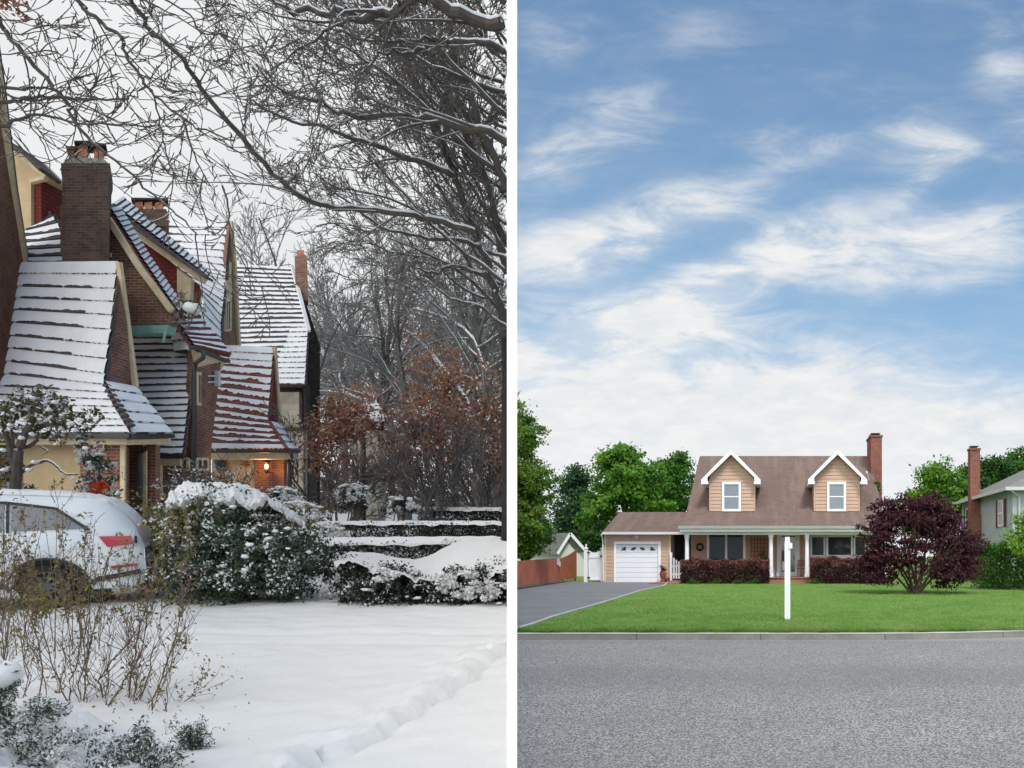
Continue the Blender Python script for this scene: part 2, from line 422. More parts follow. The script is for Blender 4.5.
def snowline(mb, path, rad):
    q = [Vector(p)+Vector((0, 0, rad[i]*.85)) for i, p in enumerate(path)]
    mb.tube(q, [max(x*.72, .0035) for x in rad], 4, 2)
def grow(mb, p, d, L, r, depth, o):
    """recursive bare branch; o: dict(bend, kids, ang, shrink, grav, clip, mt)"""
    p = Vector(p); d = Vector(d).normalized()
    n = max(5, int(5+L*0.6)) if depth > 1 else 4
    curl = Vector((rnd.gauss(0, 1), rnd.gauss(0, .6), rnd.gauss(.3, 1)))*.11
    path = [p.copy()]; rad = [r]; dirs = [d.copy()]
    for i in range(n):
        d = (d+curl+Vector((rnd.gauss(0, 1), rnd.gauss(0, 1)*.7, rnd.gauss(0, 1)))*o['bend']+Vector((0, 0, o['grav']))).normalized()
        p = p+d*L/n
        if o['clip'] and pxx(p) > 507.5: break
        path.append(p.copy()); rad.append(max(r*(1-.75*(i+1)/n), o['rmin'])); dirs.append(d.copy())
    if len(path) < 2: return
    big = r > o['rbig']
    mb.tube(path, rad, 5 if big else 3, 0 if big else 1)
    if o.get('snow') and r > o['snow'] and rnd.random() < .8 and abs(dirs[len(dirs)//2].z) < .9: snowline(mb, path, rad)
    if depth <= 0: return
    kids = o['kids'][min(depth, len(o['kids'])-1)]
    for k in range(kids):
        tt = .10+.80*(k+rnd.random())/kids
        i = min(int(tt*(len(path)-1)), len(path)-2); f = tt*(len(path)-1)-i
        f = min(max(f, 0), 1)
        q = path[i].lerp(path[i+1], f); dd = dirs[i+1]
        s = Vector((rnd.gauss(0, 1), rnd.gauss(0, .7), rnd.gauss(0, 1)))
        s = (s-dd*s.dot(dd))
        if s.length < .01: continue
        s.normalize(); a = R(o['ang']*(.6+.7*rnd.random()))
        nd = dd*math.cos(a)+s*math.sin(a)
        grow(mb, q, nd, L*o['shrink']*(.65+.6*rnd.random())*(1-.35*tt), max(rad[i]*.55, o['rmin']), depth-1, o)
OPT = dict(bend=.09, kids=[0, 3, 4, 5, 5], ang=42, shrink=.55, grav=.03, clip=True, rmin=.006, rbig=.05)

# ------------------------------------------------------------------ camera, light, sky
cam = bpy.data.objects.new('camera', bpy.data.cameras.new('camera')); COL.objects.link(cam)
cam.location = (0, 0, CZ); cam.rotation_euler = (R(90), 0, 0)
cam.data.sensor_width = 36; cam.data.lens = 36*F/1024
cam.data.shift_x = -(PX-512)/1024; cam.data.shift_y = (PY-384)/1024
cam.data.clip_start = .1; cam.data.clip_end = 8000
sc.camera = cam
sc.render.resolution_x = 1024; sc.render.resolution_y = 768
SE, SA = 56, 155       # sun elevation, compass bearing measured from +Y towards +X
sd = Vector((math.sin(R(SA))*math.cos(R(SE)), math.cos(R(SA))*math.cos(R(SE)), math.sin(R(SE))))
sun = bpy.data.objects.new('sun', bpy.data.lights.new('sun', 'SUN')); COL.objects.link(sun)
sun.data.energy = 3.15; sun.data.angle = R(14); sun.data.color = (1, .965, .91)
sun.light_linking.receiver_collection = SUMMER      # the winter place lies under a closed overcast, the summer place in sun
sun.rotation_euler = (-sd).to_track_quat('-Z', 'Y').to_euler()
w = bpy.data.worlds.new('World'); sc.world = w; w.use_nodes = True
t = NT(w); bg = t.n['Background']; bg.inputs['Strength'].default_value = .1
sky = t.a('ShaderNodeTexSky'); sky.sky_type = 'NISHITA'; sky.sun_disc = False; sky.sun_elevation = R(SE); sky.sun_rotation = R(SA)
sky.air_density = 1.0; sky.dust_density = 1.5; sky.ozone_density = 1.0
g = t.a('ShaderNodeTexCoord').outputs['Generated']
s3 = t.a('ShaderNodeSeparateXYZ'); t.l.new(g, s3.inputs[0])
dx, dy, dz = s3.outputs
ady = t.math('MAXIMUM', t.math('ABSOLUTE', dy), .12)
tx = t.math('DIVIDE', dx, ady); tz = t.math('DIVIDE', dz, ady)
cb = t.a('ShaderNodeCombineXYZ'); t.l.new(tx, cb.inputs[0]); t.l.new(tz, cb.inputs[1])
uvv = cb.outputs[0]
mpw = t.a('ShaderNodeMapping'); t.l.new(uvv, mpw.inputs[0]); mpw.inputs['Rotation'].default_value = (0, 0, R(-16)); mpw.inputs['Scale'].default_value = (1.0, 3.0, 1)
nw = t.a('ShaderNodeTexNoise', i_Scale=3.5, i_Detail=4.0); t.l.new(uvv, nw.inputs['Vector'])
vm = t.a('ShaderNodeVectorMath'); vm.operation = 'SUBTRACT'; t.l.new(nw.outputs['Color'], vm.inputs[0]); vm.inputs[1].default_value = (.5, .5, .5)
vs = t.a('ShaderNodeVectorMath'); vs.operation = 'SCALE'; t.l.new(vm.outputs[0], vs.inputs[0]); vs.inputs['Scale'].default_value = .075
va = t.a('ShaderNodeVectorMath'); va.operation = 'ADD'; t.l.new(uvv, va.inputs[0]); t.l.new(vs.outputs[0], va.inputs[1])
warp = va.outputs[0]
fb = t.noise(mpw.outputs[0], 6.5, 8, .62, .6); fb2 = t.noise(mpw.outputs[0], 17, 6, .65, .4)
bands = [(655, 222, 175, 38, 19, 1.0), (545, 262, 110, 44, 14, .7), (770, 252, 150, 36, 24, 1.0), (925, 250, 190, 46, 8, 1.1), (700, 302, 190, 40, 16, .7),
         (925, 143, 95, 36, -3, .75), (800, 146, 80, 22, 8, .6), (615, 122, 95, 38, 8, .65), (538, 170, 70, 36, 35, .65), (1010, 62, 60, 40, 50, .6),
         (690, 42, 70, 22, -5, .28), (560, 35, 90, 26, 0, .35), (905, 188, 50, 16, 30, .5), (1024, 130, 40, 30, 0, .5), (640, 390, 400, 70, 2, 1.2), (600, 330, 170, 40, 8, .7), (880, 400, 260, 40, 2, .8),
         (690, 340, 110, 22, 5, .4)]
acc = None
for (cx, cy, hl, hw, an, st) in bands:
    mp = t.a('ShaderNodeMapping', vector_type='TEXTURE'); t.l.new(warp, mp.inputs[0])
    mp.inputs['Location'].default_value = ((cx-PX)/F, (PY-cy)/F, 0); mp.inputs['Rotation'].default_value = (0, 0, R(an)); mp.inputs['Scale'].default_value = (hl*1.12/F, hw*1.4/F, 1)
    gr = t.a('ShaderNodeTexGradient', gradient_type='SPHERICAL'); t.l.new(mp.outputs[0], gr.inputs[0])
    v_ = t.math('MULTIPLY', t.ramp(gr.outputs['Fac'], 0, 1), st)
    acc = v_ if acc is None else t.math('ADD', acc, v_)
hz = t.ramp(t.math('MULTIPLY', tz, -1.0), -.27, -.10)
fbc = t.ramp(fb, .36, .66)
den = t.math('MULTIPLY', acc, t.math('ADD', .5, t.math('MULTIPLY', fbc, .75)))
den = t.math('ADD', den, t.math('MULTIPLY', hz, 1.2))
den = t.math('ADD', den, t.math('MULTIPLY', t.math('SUBTRACT', fb, .5), .75))
den = t.math('ADD', den, t.math('MULTIPLY', t.math('SUBTRACT', fb2, .5), .3))
den = t.math('ADD', den, .06)
cf = t.math('MULTIPLY', t.ramp(den, -.10, 1.38), .95)
blue = t.mix(t.ramp(tz, .12, .72), (3.3, 5.6, 8.2), (1.62, 3.05, 5.35))
sm = t.mix(.88, sky.outputs[0], blue)
ccol = t.mix(t.ramp(fb2, .3, .7), (8.0, 8.3, 8.5), (9.3, 9.2, 9.0))
ccol = t.mix(t.ramp(tz, .02, .18), (9.1, 9.3, 9.4), ccol)
rs = t.mix(cf, sm, ccol)
dotn = t.math('ADD', t.math('MULTIPLY', dx, WALLN.x), t.math('MULTIPLY', dy, WALLN.y))
lm = t.ramp(dotn, -.002, .002)
og = t.mix(t.ramp(t.noise(g, 2.2, 3), .3, .7), (8.1, 8.35, 8.5), (8.8, 9.0, 9.1))
allsky = t.mix(lm, og, rs)
# the half of the sky behind the viewer, around the veiled sun, is brighter
bk = t.math('ADD', 1.0, t.math('MULTIPLY', t.ramp(t.math('MULTIPLY', dy, -1.0), -.05, .5), t.math('ADD', .7, t.math('MULTIPLY', t.math('SUBTRACT', 1.0, lm), .8))))
vb = t.a('ShaderNodeVectorMath'); vb.operation = 'SCALE'; t.l.new(allsky, vb.inputs[0]); t.l.new(bk, vb.inputs['Scale'])
t.l.new(vb.outputs[0], bg.inputs['Color'])
sc.view_settings.view_transform = 'Standard'; sc.view_settings.look = 'None'; sc.view_settings.gamma = 1; sc.view_settings.exposure = 0; sc.view_settings.use_curve_mapping = False
try: sc.cycles.max_bounces = 6; sc.cycles.transparent_max_bounces = 6
except Exception: pass

# ------------------------------------------------------------------ ground, both sides of the partition
def wallx(D): return -258/800*D
COL = SUMMER
# partition wall: stands between the snowy street and the summer lot, runs away from the viewer
t_ = Vector((-258, 800, 0)).normalized()
a0 = Vector((wallx(5.0), 5.0, -.6)); hw_ = Vector((1, 0, 0))*.0313
mb = MB(); L = 52/t_.y
mb.solid([a0-hw_, a0+hw_, a0+hw_+Vector((0, 0, 6.2)), a0-hw_+Vector((0, 0, 6.2))], t_*L)
tag(mb.build('partition_wall', 'partition white'), 'tall thin plain white wall between the snowy garden and the summer road', 'wall')

# winter ground
COL = WINTER
def fn1(X, Y):
    z = gl(Y)
    return z
def vnoise(x, y):
    return (math.sin(x*2.1+1.3*math.sin(y*1.7))+math.sin(y*2.9+1.1*math.sin(x*2.3+1)))*.5
ridge = [P(255, 800, 1.79*800/313)] + [P(x, y, 1.79*800/(y-487)) for x, y in [(310, 762), (370, 735), (420, 706), (470, 675), (497, 652), (530, 640)]]
def ridge_h(X, Y):
    best = 9
    sgn = 1
    for a, b_ in zip(ridge[:-1], ridge[1:]):
        ax, ay, bx, by = a.x, a.y, b_.x, b_.y
        vx, vy = bx-ax, by-ay; tt = max(0, min(1, ((X-ax)*vx+(Y-ay)*vy)/(vx*vx+vy*vy)))
        qx, qy = ax+vx*tt-X, ay+vy*tt-Y; d = math.hypot(qx, qy)
        if d < best: best = d; sgn = 1 if (vx*(Y-ay)-vy*(X-ax)) > 0 else -1
    return best*sgn
def gfun(u, v_):
    Y = 4.2+(17-4.2)*v_; X = (wallx(Y)-14)+14*u
    X = min(X, wallx(Y)-.0)
    z = gl(Y)+.018*vnoise(X*1.1, Y*1.1)+.008*vnoise(X*4, Y*5)
    d = ridge_h(X, Y)
    lum = .5+.35*math.sin(X*9+2*math.sin(Y*5))*math.sin(Y*7+X*4)+.3*math.sin(X*23+1.5*math.sin(Y*19))*math.sin(Y*27)
    d += .05*math.sin(X*13)*math.sin(Y*11)
    if d > 0: z += .10*math.exp(-(d-.10)**2/.012)*lum+.06*math.exp(-(d-.35)**2/.05)*lum
    else: z -= .06*math.exp(-(d+.03)**2/.01)
    z += (rnd.random()-.5)*.006*(1 if abs(d) < .6 else .3)
    # shallow wheel ruts crossing the drive
    for yy in (9.15, 9.75):
        z -= .02*math.exp(-(Y-yy-.1*math.sin(X*.8))**2/.01)
    return (X, Y, z)
mb = MB(); mb.grid(gfun, 210, 210)
tag(mb.build('snowy_ground', 'snow ground', smooth=True), kind='structure')
mb = MB()
def far(u, v_):
    Y = 16.9+(400-16.9)*v_**1.8; X = wallx(Y)-400*(1-u)**1.6
    z = gl(min(Y, 75))-.004+ (.05*vnoise(X*.4, Y*.4))*(v_ > .02)
    return (X, Y, z-.006)
mb.grid(far, 60, 50)
def near(u, v_):
    Y = -60+64.3*v_; X = min(wallx(Y) if Y > 0 else 0, 0)-80*(1-u)-(0 if Y > 0 else 0)
    return (X, Y, gl(max(Y, 0))-.02)
mb.grid(near, 8, 8)
mb.face([(wallx(4.2)-80, 4.2, .15), (wallx(4.2)-13.9, 4.2, .15), (wallx(17)-13.9, 17, gl(17)-.01), (wallx(17)-80, 17, gl(17)-.01)])
tag(mb.build('snowy_field', 'snow ground', smooth=True), kind='structure')

# summer ground
COL = SUMMER
mb = MB(); mb.face([(-900, 70, -.02), (wallx(70), 70, -.02), (wallx(4.0), 4.0, -.02), (0, -60, -.02), (900, -60, -.02), (1500, 3000, -.02), (-1500, 3000, -.02)])
o = mb.build('ground', 'lawn'); tag(o, kind='structure')
mb = MB(); mb.face([(-11.34, 44.4, .206), (45, 44.4, .206), (60, 130, .206), (-40, 130, .206), (wallx(57)+.05, 57, .206), (wallx(33)+.03, 33, .18), (-11.36, 33, .18)])
mb.face([(22, 16, .1), (60, 16, .1), (60, 44.4, .2), (22, 44.4, .2)])
tag(mb.build('backyard', 'lawn'), kind='structure')
def kerbD(x):
    X = x
    return 15.42+max(0, (X-1.5))**2*.045
def xs(n, a, b_): return [a+(b_-a)*i/n for i in range(n+1)]
def wallside(D): return wallx(D)+.02
mb = MB()
X0 = wallx(15.4)
xl = xs(50, X0, 22)
mb2 = MB()
mb2.face([(wallx(4.0), -40, 0), (22, -40, 0), (22, kerbD(22), 0), ] + [(x, kerbD(x), 0) for x in reversed(xl)] + [(wallx(5.0)+.02, 5.0, 0)])
tag(mb2.build('road', 'road asphalt'), kind='structure')
# kerb: segments 2.4 m long with joints
mb = MB(); x = wallx(15.45)+.01
while x < 21:
    x2 = x+2.4; n = 4
    for k in range(n):
        xa = x+(x2-.012-x)*k/n; xb = x+(x2-.012-x)*(k+1)/n
        ya, yb = kerbD(xa), kerbD(xb)
        mb.solid([(xa, ya-.01, -.02), (xb, yb-.01, -.02), (xb, yb+.01, .112), (xb, yb+.03, .124), (xa, ya+.03, .124), (xa, ya+.01, .112)][0:2]+[(xb, yb+.012, .122), (xa, ya+.012, .122)], (0, .15, 0))
    x = x2
tag(mb.build('kerb', 'concrete'), kind='structure')  # darker than the cap; the shade of the front is in the colour
mb = MB()
for xa, xb in zip(xl[:-1], xl[1:]):
    ya, yb = kerbD(xa), kerbD(xb); mb.solid([(xa, ya+.004, .120), (xb, yb+.004, .120), (xb, yb+.012, .128), (xa, ya+.012, .128)], (0, .21, 0))
tag(mb.build('kerb_lit_top', 'pale concrete'), kind='structure')  # cap of the same kerb in a paler colour, painted as light on top
# lawn
drv = [(wallx(16.0)+.03, 16.0), (wx(533, 17.3), 17.3), (wx(552, 19.2), 19.2), (wx(600, 24.6), 24.6), (wx(640, 33), 33), (wx(664, 38.5), 38.5), (wx(668, 43.6), 43.6)]
def drvx(Y):
    for (xa, ya), (xb, yb) in zip(drv[:-1], drv[1:]):
        if ya <= Y <= yb: return xa+(xb-xa)*(Y-ya)/(yb-ya)
    return wallx(Y) if Y < drv[0][1] else drv[-1][0]
def lawnf(u, v_):
    Y0 = 15.58; Y = Y0+(46-Y0)*v_; xl_ = drvx(Y) if Y > 16.0 else wallx(Y)+.02; X = xl_+(22-xl_)*u
    if v_ == 0: Y = kerbD(X)+.20
    return (X, Y, grr(Y)+.012+.012*vnoise(X*.5, Y*.4))
mb = MB(); mb.grid(lawnf, 60, 70)
tag(mb.build('lawn', 'lawn', smooth=True), kind='structure')
# driveway
mb = MB()
ys = xs(60, 15.585, 44.4)
for ya, yb in zip(ys[:-1], ys[1:]):
    def rx(Y): return (drvx(Y) if Y > 16.0 else wallx(Y)+.04)
    def lx(Y): return max(wallx(Y)+.03, -11.35 if Y > 33 else -99)
    mb.face([(lx(ya), ya, grr(ya)+.004), (rx(ya)+.05, ya, grr(ya)+.004), (rx(yb)+.05, yb, grr(yb)+.004), (lx(yb), yb, grr(yb)+.004)])
tag(mb.build('driveway', 'driveway asphalt'), kind='structure')
mb = MB()
pts = [Vector((x, y, grr(y)+.02)) for x, y in drv]
for a, b_ in zip(pts[:-1], pts[1:]):
    for k in range(6):
        mb.bar(a.lerp(b_, k/6)+Vector((0, 0, 0)), a.lerp(b_, (k+.96)/6), .09, .06)
tag(mb.build('driveway_edging', 'pale concrete'), kind='structure')
mb = MB(); mb.solid([(wx(650, 42.5), 41.5, grr(42)+.02), (wx(681, 42.5), 41.5, grr(42)+.02), (wx(681, 43), 43.8, grr(43)+.02), (wx(655, 43), 43.8, grr(43)+.02)], (0, 0, .03))
tag(mb.build('garden_path', 'paver'), kind='structure')
# grass blades
n = 250000
Y = 15.6+(44-15.6)*rng.random(n)**2.3; X = -5.5+rng.random(n)*13.8
X = X*(Y/15.6); 
keep = X > np.array([(drvx(y)+.06) if y > 16.0 else wallx(y)+.06 for y in Y]); keep &= Y > 15.6+np.maximum(0, X-1.5)**2*.045
X, Y = X[keep], Y[keep]; n = len(X)
z = np.array([grr(y) for y in Y])+.008
h = .028+.035*rng.random(n)+.04*(Y < 15.9)*rng.random(n); a = rng.random(n)*6.28; ww = .008
lean = rng.normal(size=(n, 2))*.02
edge = rng.random(n) < .05; Y = np.where(edge, 15.6+np.maximum(0, X-1.5)**2*.045+rng.random(n)**2*.12, Y); lean[:, 1] -= np.where(edge, .05+.05*rng.random(n), 0)*(1+np.sin(X*7)+np.sin(X*2.3))*.6
v = np.stack([np.stack([X-ww*np.cos(a), Y-ww*np.sin(a), z], 1), np.stack([X+ww*np.cos(a), Y+ww*np.sin(a), z], 1), np.stack([X+lean[:, 0], Y+lean[:, 1], z+h], 1)], 1).reshape(-1, 3)
o = rawquads('grass', v, 'grass blade', None, None, np.zeros(3), 3); tag(o, 'short mown green grass blades of the front lawn', 'grass', kind='stuff')
n = 1
#PART2
# ------------------------------------------------------------------ summer house
COL = SUMMER
GB = .19
house = thing('house', (0, 45, GB), 'tan two dormer house with brown roof, porch and attached garage', 'house')
def part(mb, name, mats, parent, **k): return mb.build(name, mats, parent, **k)
def lapwall(mb, za, zb, xr, y, lap=.19, th=.018, m=0):
    """clapboards on a wall facing the viewer; xr(z)->(x0,x1)"""
    z = za
    while z < zb-.01:
        z2 = min(z+lap, zb); (a, b_), (c, d) = xr(z), xr(z2)
        if b_-a > .02:
            p = [(a, y-th, z), (b_, y-th, z), (d, y-.002, z2), (c, y-.002, z2)]
            mb.face(p, m); mb.face([(a, y, z), (b_, y, z), (b_, y-th, z), (a, y-th, z)], m)
        z = z2
def frame(mb, x0, x1, z0, z1, y, w=.08, d=.05, m=0):
    mb.box(x0, x0+w, y-d, y, z0, z1, m); mb.box(x1-w, x1, y-d, y, z0, z1, m)
    mb.box(x0+w, x1-w, y-d, y, z1-w, z1, m); mb.box(x0+w, x1-w, y-d-.01, y, z0, z0+w, m)
def window(parent, x0, x1, z0, z1, y, sash='rail', w=.1, gm='sky sheen glass', fm='white paint'):
    fr = MB(); frame(fr, x0, x1, z0, z1, y, w, .07)
    if sash == 'rail': zz = (z0+z1)/2; fr.box(x0+w, x1-w, y-.045, y-.012, zz-.03, zz+.03)
    if sash == 'mullion': xx = (x0+x1)/2; fr.box(xx-.06, xx+.06, y-.06, y-.012, z0+w, z1-w)
    o = part(fr, 'window_frame', fm, parent)
    g_ = MB(); g_.box(x0+w-.01, x1-w+.01, y-.025, y-.008, z0+w-.01, z1-w+.01); part(g_, 'pane', gm, o)
    return o
DW = 45.5
Z = lambda y, D: wz(y, D)
# main walls
xL, xR = -4.5, 6.15
zE = 3.55
wl = MB()
wl.box(xL, xR, DW, DW+.2, GB, 4.2, 0); lapwall(wl, .5, 3.3, lambda z: (xL, xR), DW-.001)
# gable sides + back
for xx, s_ in ((xL, 1), (xR-.2, 1)):
    wl.solid([(xx, DW+.2, GB), (xx, 56, GB), (xx, 56, 4.2), (xx, 50.8, 7.75), (xx, DW+.2, 4.4)], (.2, 0, 0))
wl.box(xL, xR, 56, 56.2, GB, 4.2)
part(wl, 'wall', 'tan siding', house)
fd = MB(); fd.box(xL-.02, xR+.02, DW-.06, DW-.022, GB-.1, .52); part(fd, 'foundation', 'red brick', house)
# main roof
rf = MB()
zr, zb, zg = Z(456, 50.8), Z(511, 44.6), Z(525.5, 42.5)
def slab(mb, quad, th, m=0): mb.solid(quad, (0, 0, -th), m)
slab(rf, [(-4.62, 44.6, zb), (6.3, 44.6, zb), (6.3, 50.8, zr), (-4.42, 50.8, zr)], .12)
slab(rf, [(-4.62, 57, zb), (6.3, 57, zb), (6.3, 50.8, zr+.001), (-4.42, 50.8, zr+.001)][::-1], .12)
part(rf, 'roof', 'shingle', house)
rp = MB(); slab(rp, [(-4.82, 42.45, zg), (6.3, 42.45, zg), (6.3, 44.6, zb-.002), (-4.62, 44.6, zb-.002)], .06); part(rp, 'porch_roof', 'shingle', house)
gt = MB(); gt.solid([(-4.86, 42.3, zg-.02), (-4.86, 42.45, zg-.02), (-4.86, 42.45, zg-.17), (-4.86, 42.35, zg-.17)], (11.2, 0, 0)); part(gt, 'gutter', 'gutter', house)
fa = MB(); fa.box(-4.78, 6.28, 42.48, 42.6, zg-.33, zg-.065); fa.box(-4.6, 6.2, 42.8, 43.05, zg-.48, zg-.335); fa.box(-4.7, 6.2, 42.62, DW-.03, zg-.36, zg-.338)
part(fa, 'porch_beam', 'white paint', house)
rk = MB(); rk.bar((-4.45, 50.75, zr-.1), (-4.64, 44.6, zb-.1), .03, .1)
part(rk, 'rake_board', 'shingle', house)
# dormers
def dormer(cx, wxa, wxb):
    y = 44.5; z0 = zb-.02; ze = Z(480, 44.5); zt = Z(452, 44.3)
    e = MB()
    a, b_ = wx(wxa, y), wx(wxb, y); c = (a+b_)/2
    def xr(z):
        if z <= ze+.25: return a, b_
        f = (zt-z)/(zt-ze-.25); return c-(b_-a)/2*f, c+(b_-a)/2*f
    e.solid([(a, y, z0), (b_, y, z0), (b_, y, ze+.25), (c, y, zt), (a, y, ze+.25)], (0, .12, 0))
    lapwall(e, z0, zt-.02, xr, y-.001, .2, .03)
    # cheeks run back to the main roof
    slope = (zr-zb)/(50.8-44.6); ym = 44.6+(ze+.25-zb)/slope
    for xx in (a, b_-.08):
        e.solid([(xx, y+.12, z0), (xx, y+.12, ze+.25), (xx, ym, ze+.25)], (.08, 0, 0))
        # lap lines of the cheek
    d = e.build('dormer', 'tan siding', house)
    for xx in (a-.015, b_-.075): tr = MB(); tr.box(xx, xx+.09, y-.045, y-.002, z0, ze+.1); tr.build('corner_board', 'tan siding', d)
    hw = wx(cx+29, y)-wx(cx, y); cx_ = wx(cx, y)
    zap = Z(449, 44.15); yk = 44.1
    rr = MB()
    yr_ = 44.6+(zap-zb)/slope; yo = 44.6+(ze-zb)/slope
    for s_ in (-1, 1):
        q = [(cx_, yk, zap), (cx_+s_*hw, yk, ze), (cx_+s_*hw, yo, ze), (cx_, yr_, zap)]
        if s_ > 0: q = q[::-1]
        rr.solid(q, (0, 0, -.09))
    rr.build('dormer_roof', 'shingle', d)
    rb = MB()
    for s_ in (-1, 1):
        top = Vector((cx_, yk-.05, zap-.02)); bot = Vector((cx_+s_*(hw+.02), yk-.05, ze-.02)); dn = Vector((0, 0, -.26))
        rb.solid([top, bot, bot+dn*.95, bot+dn*.95+Vector((-s_*.34, 0, 0)), bot+Vector((-s_*.34, 0, .13)), top+dn*1.1], (0, .06, 0))
        # boxed eave return and soffit
        rb.box(min(cx_+s_*hw, cx_+s_*(hw-.36)), max(cx_+s_*hw, cx_+s_*(hw-.36)), yk+.02, yo-.9, ze-.25, ze-.1)
    rb.build('bargeboard', 'white paint', d)
    return d
for cx, a, b_, w0, w1 in ((731.3, 709.5, 755, 722, 741), (837, 814, 859.5, 827, 846)):
    d = dormer(cx, a, b_)
    window(d, wx(w0, 44.45), wx(w1, 44.45), Z(511.4, 44.45), Z(482, 44.45), 44.47, 'rail', .13)
# chimney
ch = MB(); c0, c1 = wx(871, 48.6), wx(882, 48.6)
ch.box(c0, c1, 48.6, 50.6, GB, Z(437, 48.6)); ch.box(c0-.05, c1+.05, 48.55, 50.65, Z(437, 48.6), Z(435, 48.6))
o = part(ch, 'chimney', 'red brick', house)
cp = MB(); cp.solid([(c0+.1, 48.9, Z(435, 48.6)), (c1-.1, 48.9, Z(435, 48.6)), (c1-.18, 49.1, Z(432.6, 48.6)), (c0+.18, 49.1, Z(432.6, 48.6))], (0, 1.2, 0)); cp.box(c0+.05, c1-.05, 48.9, 50.3, Z(432.8, 48.6), Z(432.2, 48.6)); part(cp, 'chimney_cap', 'dark metal', o)
fl = MB(); fl.bar((wx(866.5, 47), 46.9, Z(474, 47)+.1), (wx(869, 48), 48, Z(482, 48)), .05, .12); part(fl, 'flashing', 'white paint', house)
# porch floor, steps, columns
pf = MB(); pf.box(xL+.1, xR-.1, 42.75, DW-.07, GB-.1, .47); pf.box(xL+.05, xR-.05, 42.7, DW-.07, .47, .52); part(pf, 'porch_floor', 'paver', house)
st = MB(); st.box(wx(768.5, 42.3), wx(812, 42.3), 42.28, 42.68, GB-.1, .36); st.box(wx(768, 42), wx(812.5, 42), 41.9, 42.276, GB-.1, .235); part(st, 'step', 'paver', house)
for x in (687, 771, 807, 884):
    cm = MB(); X = wx(x, 42.93)
    cm.lathe((X, 42.93, .522), [(.15, 0), (.15, .1), (.125, .12), (.115, 1.0), (.105, 2.05), (.12, 2.07), (.12, 2.12), (.14, 2.14), (.14, zg-.48-.522)], 20)
    part(cm, 'column', 'white paint', house, smooth=False)
# porch wall features
o = window(house, wx(707, DW), wx(745.5, DW), Z(563, DW), Z(532.5, DW), DW-.03, 'mullion', .13, 'window glass')
dr = MB(); dx0, dx1 = wx(777, DW), wx(799.5, DW); frame(dr, dx0, dx1, .52, Z(533, DW), DW-.02, .17, .08)
dr.box(dx0+.17, dx0+.26, DW-.07, DW-.03, .52, Z(536, DW)); dr.box(dx1-.26, dx1-.17, DW-.07, DW-.03, .52, Z(536, DW)); dr.box(dx0+.26, dx1-.26, DW-.07, DW-.03, .52, .75)
dr.box((dx0+dx1)/2-.03, (dx0+dx1)/2+.03, DW-.06, DW-.045, .75, Z(536, DW))
d_ = part(dr, 'front_door', 'white paint', house)
g_ = MB(); g_.box(dx0+.25, dx1-.25, DW-.045, DW-.03, .74, Z(535.5, DW)); part(g_, 'pane', 'leaded glass', d_)
hn = MB(); hn.box(dx1-.33, dx1-.29, DW-.13, DW-.07, 1.45, 1.62); part(hn, 'handle', 'dark metal', d_)
# bay window: three sashes on angled faces
bw = MB(); bx = [wx(811, 45), wx(826, 44.9), wx(853, 44.9), wx(867, 45)]
zs0, zs1 = Z(559, 45), Z(533.5, 45)
bw.solid([(bx[0], DW-.03, zs0), (bx[1], 44.9, zs0), (bx[2], 44.9, zs0), (bx[3], DW-.03, zs0)], (0, 0, .12)); bw.solid([(bx[0], DW-.03, zs1-.1), (bx[1], 44.9, zs1-.1), (bx[2], 44.9, zs1-.1), (bx[3], DW-.03, zs1-.1)], (0, 0, .12))
bw.solid([(bx[0]+.05, DW-.03, .52), (bx[1], 44.95, .52), (bx[2], 44.95, .52), (bx[3]-.05, DW-.03, .52)], (0, 0, zs0-.52-.002))
by = part(bw, 'bay_window', 'white paint', house)
for (xa, ya), (xb, yb) in (((bx[0], DW-.04), (bx[1], 44.92)), ((bx[1], 44.92), (bx[2], 44.92)), ((bx[2], 44.92), (bx[3], DW-.04))):
    a = Vector((xa, ya, 0)); b_ = Vector((xb, yb, 0)); s_ = MB(); dd = (b_-a).normalized()
    z0, z1 = zs0+.125, zs1-.105
    for q in (a+dd*.07, b_-dd*.07): s_.bar(q+Vector((0, 0, z0)), q+Vector((0, 0, z1)), .13, .1, up=tuple(dd))
    for zz in (z0+.05, z1-.05): s_.bar(a+dd*.14+Vector((0, 0, zz)), b_-dd*.14+Vector((0, 0, zz)), .08, .1)
    fr = s_.build('window_frame', 'white paint', by)
    g_ = MB(); g_.bar(a+dd*.1+Vector((0, 0, (z0+z1)/2)), b_-dd*.1+Vector((0, 0, (z0+z1)/2)), .02, z1-z0-.05); g_.build('pane', 'window glass', fr)
# garage
DG = 44.0; ga, gb = wx(605, DG), wx(670.5, DG)
gz = Z(534, DG)
wl = MB(); d0, d1 = wx(615, DG), wx(660, DG); dt = Z(542.5, DG)
wl.box(ga, d0, DG, DG+.2, GB-.05, gz); wl.box(d1, gb, DG, DG+.2, GB-.05, gz); wl.box(d0, d1, DG, DG+.2, dt, gz)
lapwall(wl, GB+.12, gz, lambda z: (ga, d0) , DG-.001); lapwall(wl, GB+.12, gz, lambda z: (d1, gb), DG-.001); lapwall(wl, dt, gz, lambda z: (d0, d1), DG-.001)
wl.box(ga, ga+.2, DG+.2, 53, GB-.05, gz); wl.box(gb-.2, gb, DG+.2, 53, GB-.05, gz); wl.box(ga, gb, 53, 53.2, GB-.05, gz)
wl.solid([(ga, DG+.2, gz), (ga, 53, gz), (ga, 48.4, Z(512, 48.4)-.3)], (.2, 0, 0))
part(wl, 'garage_wall', 'tan siding', house)
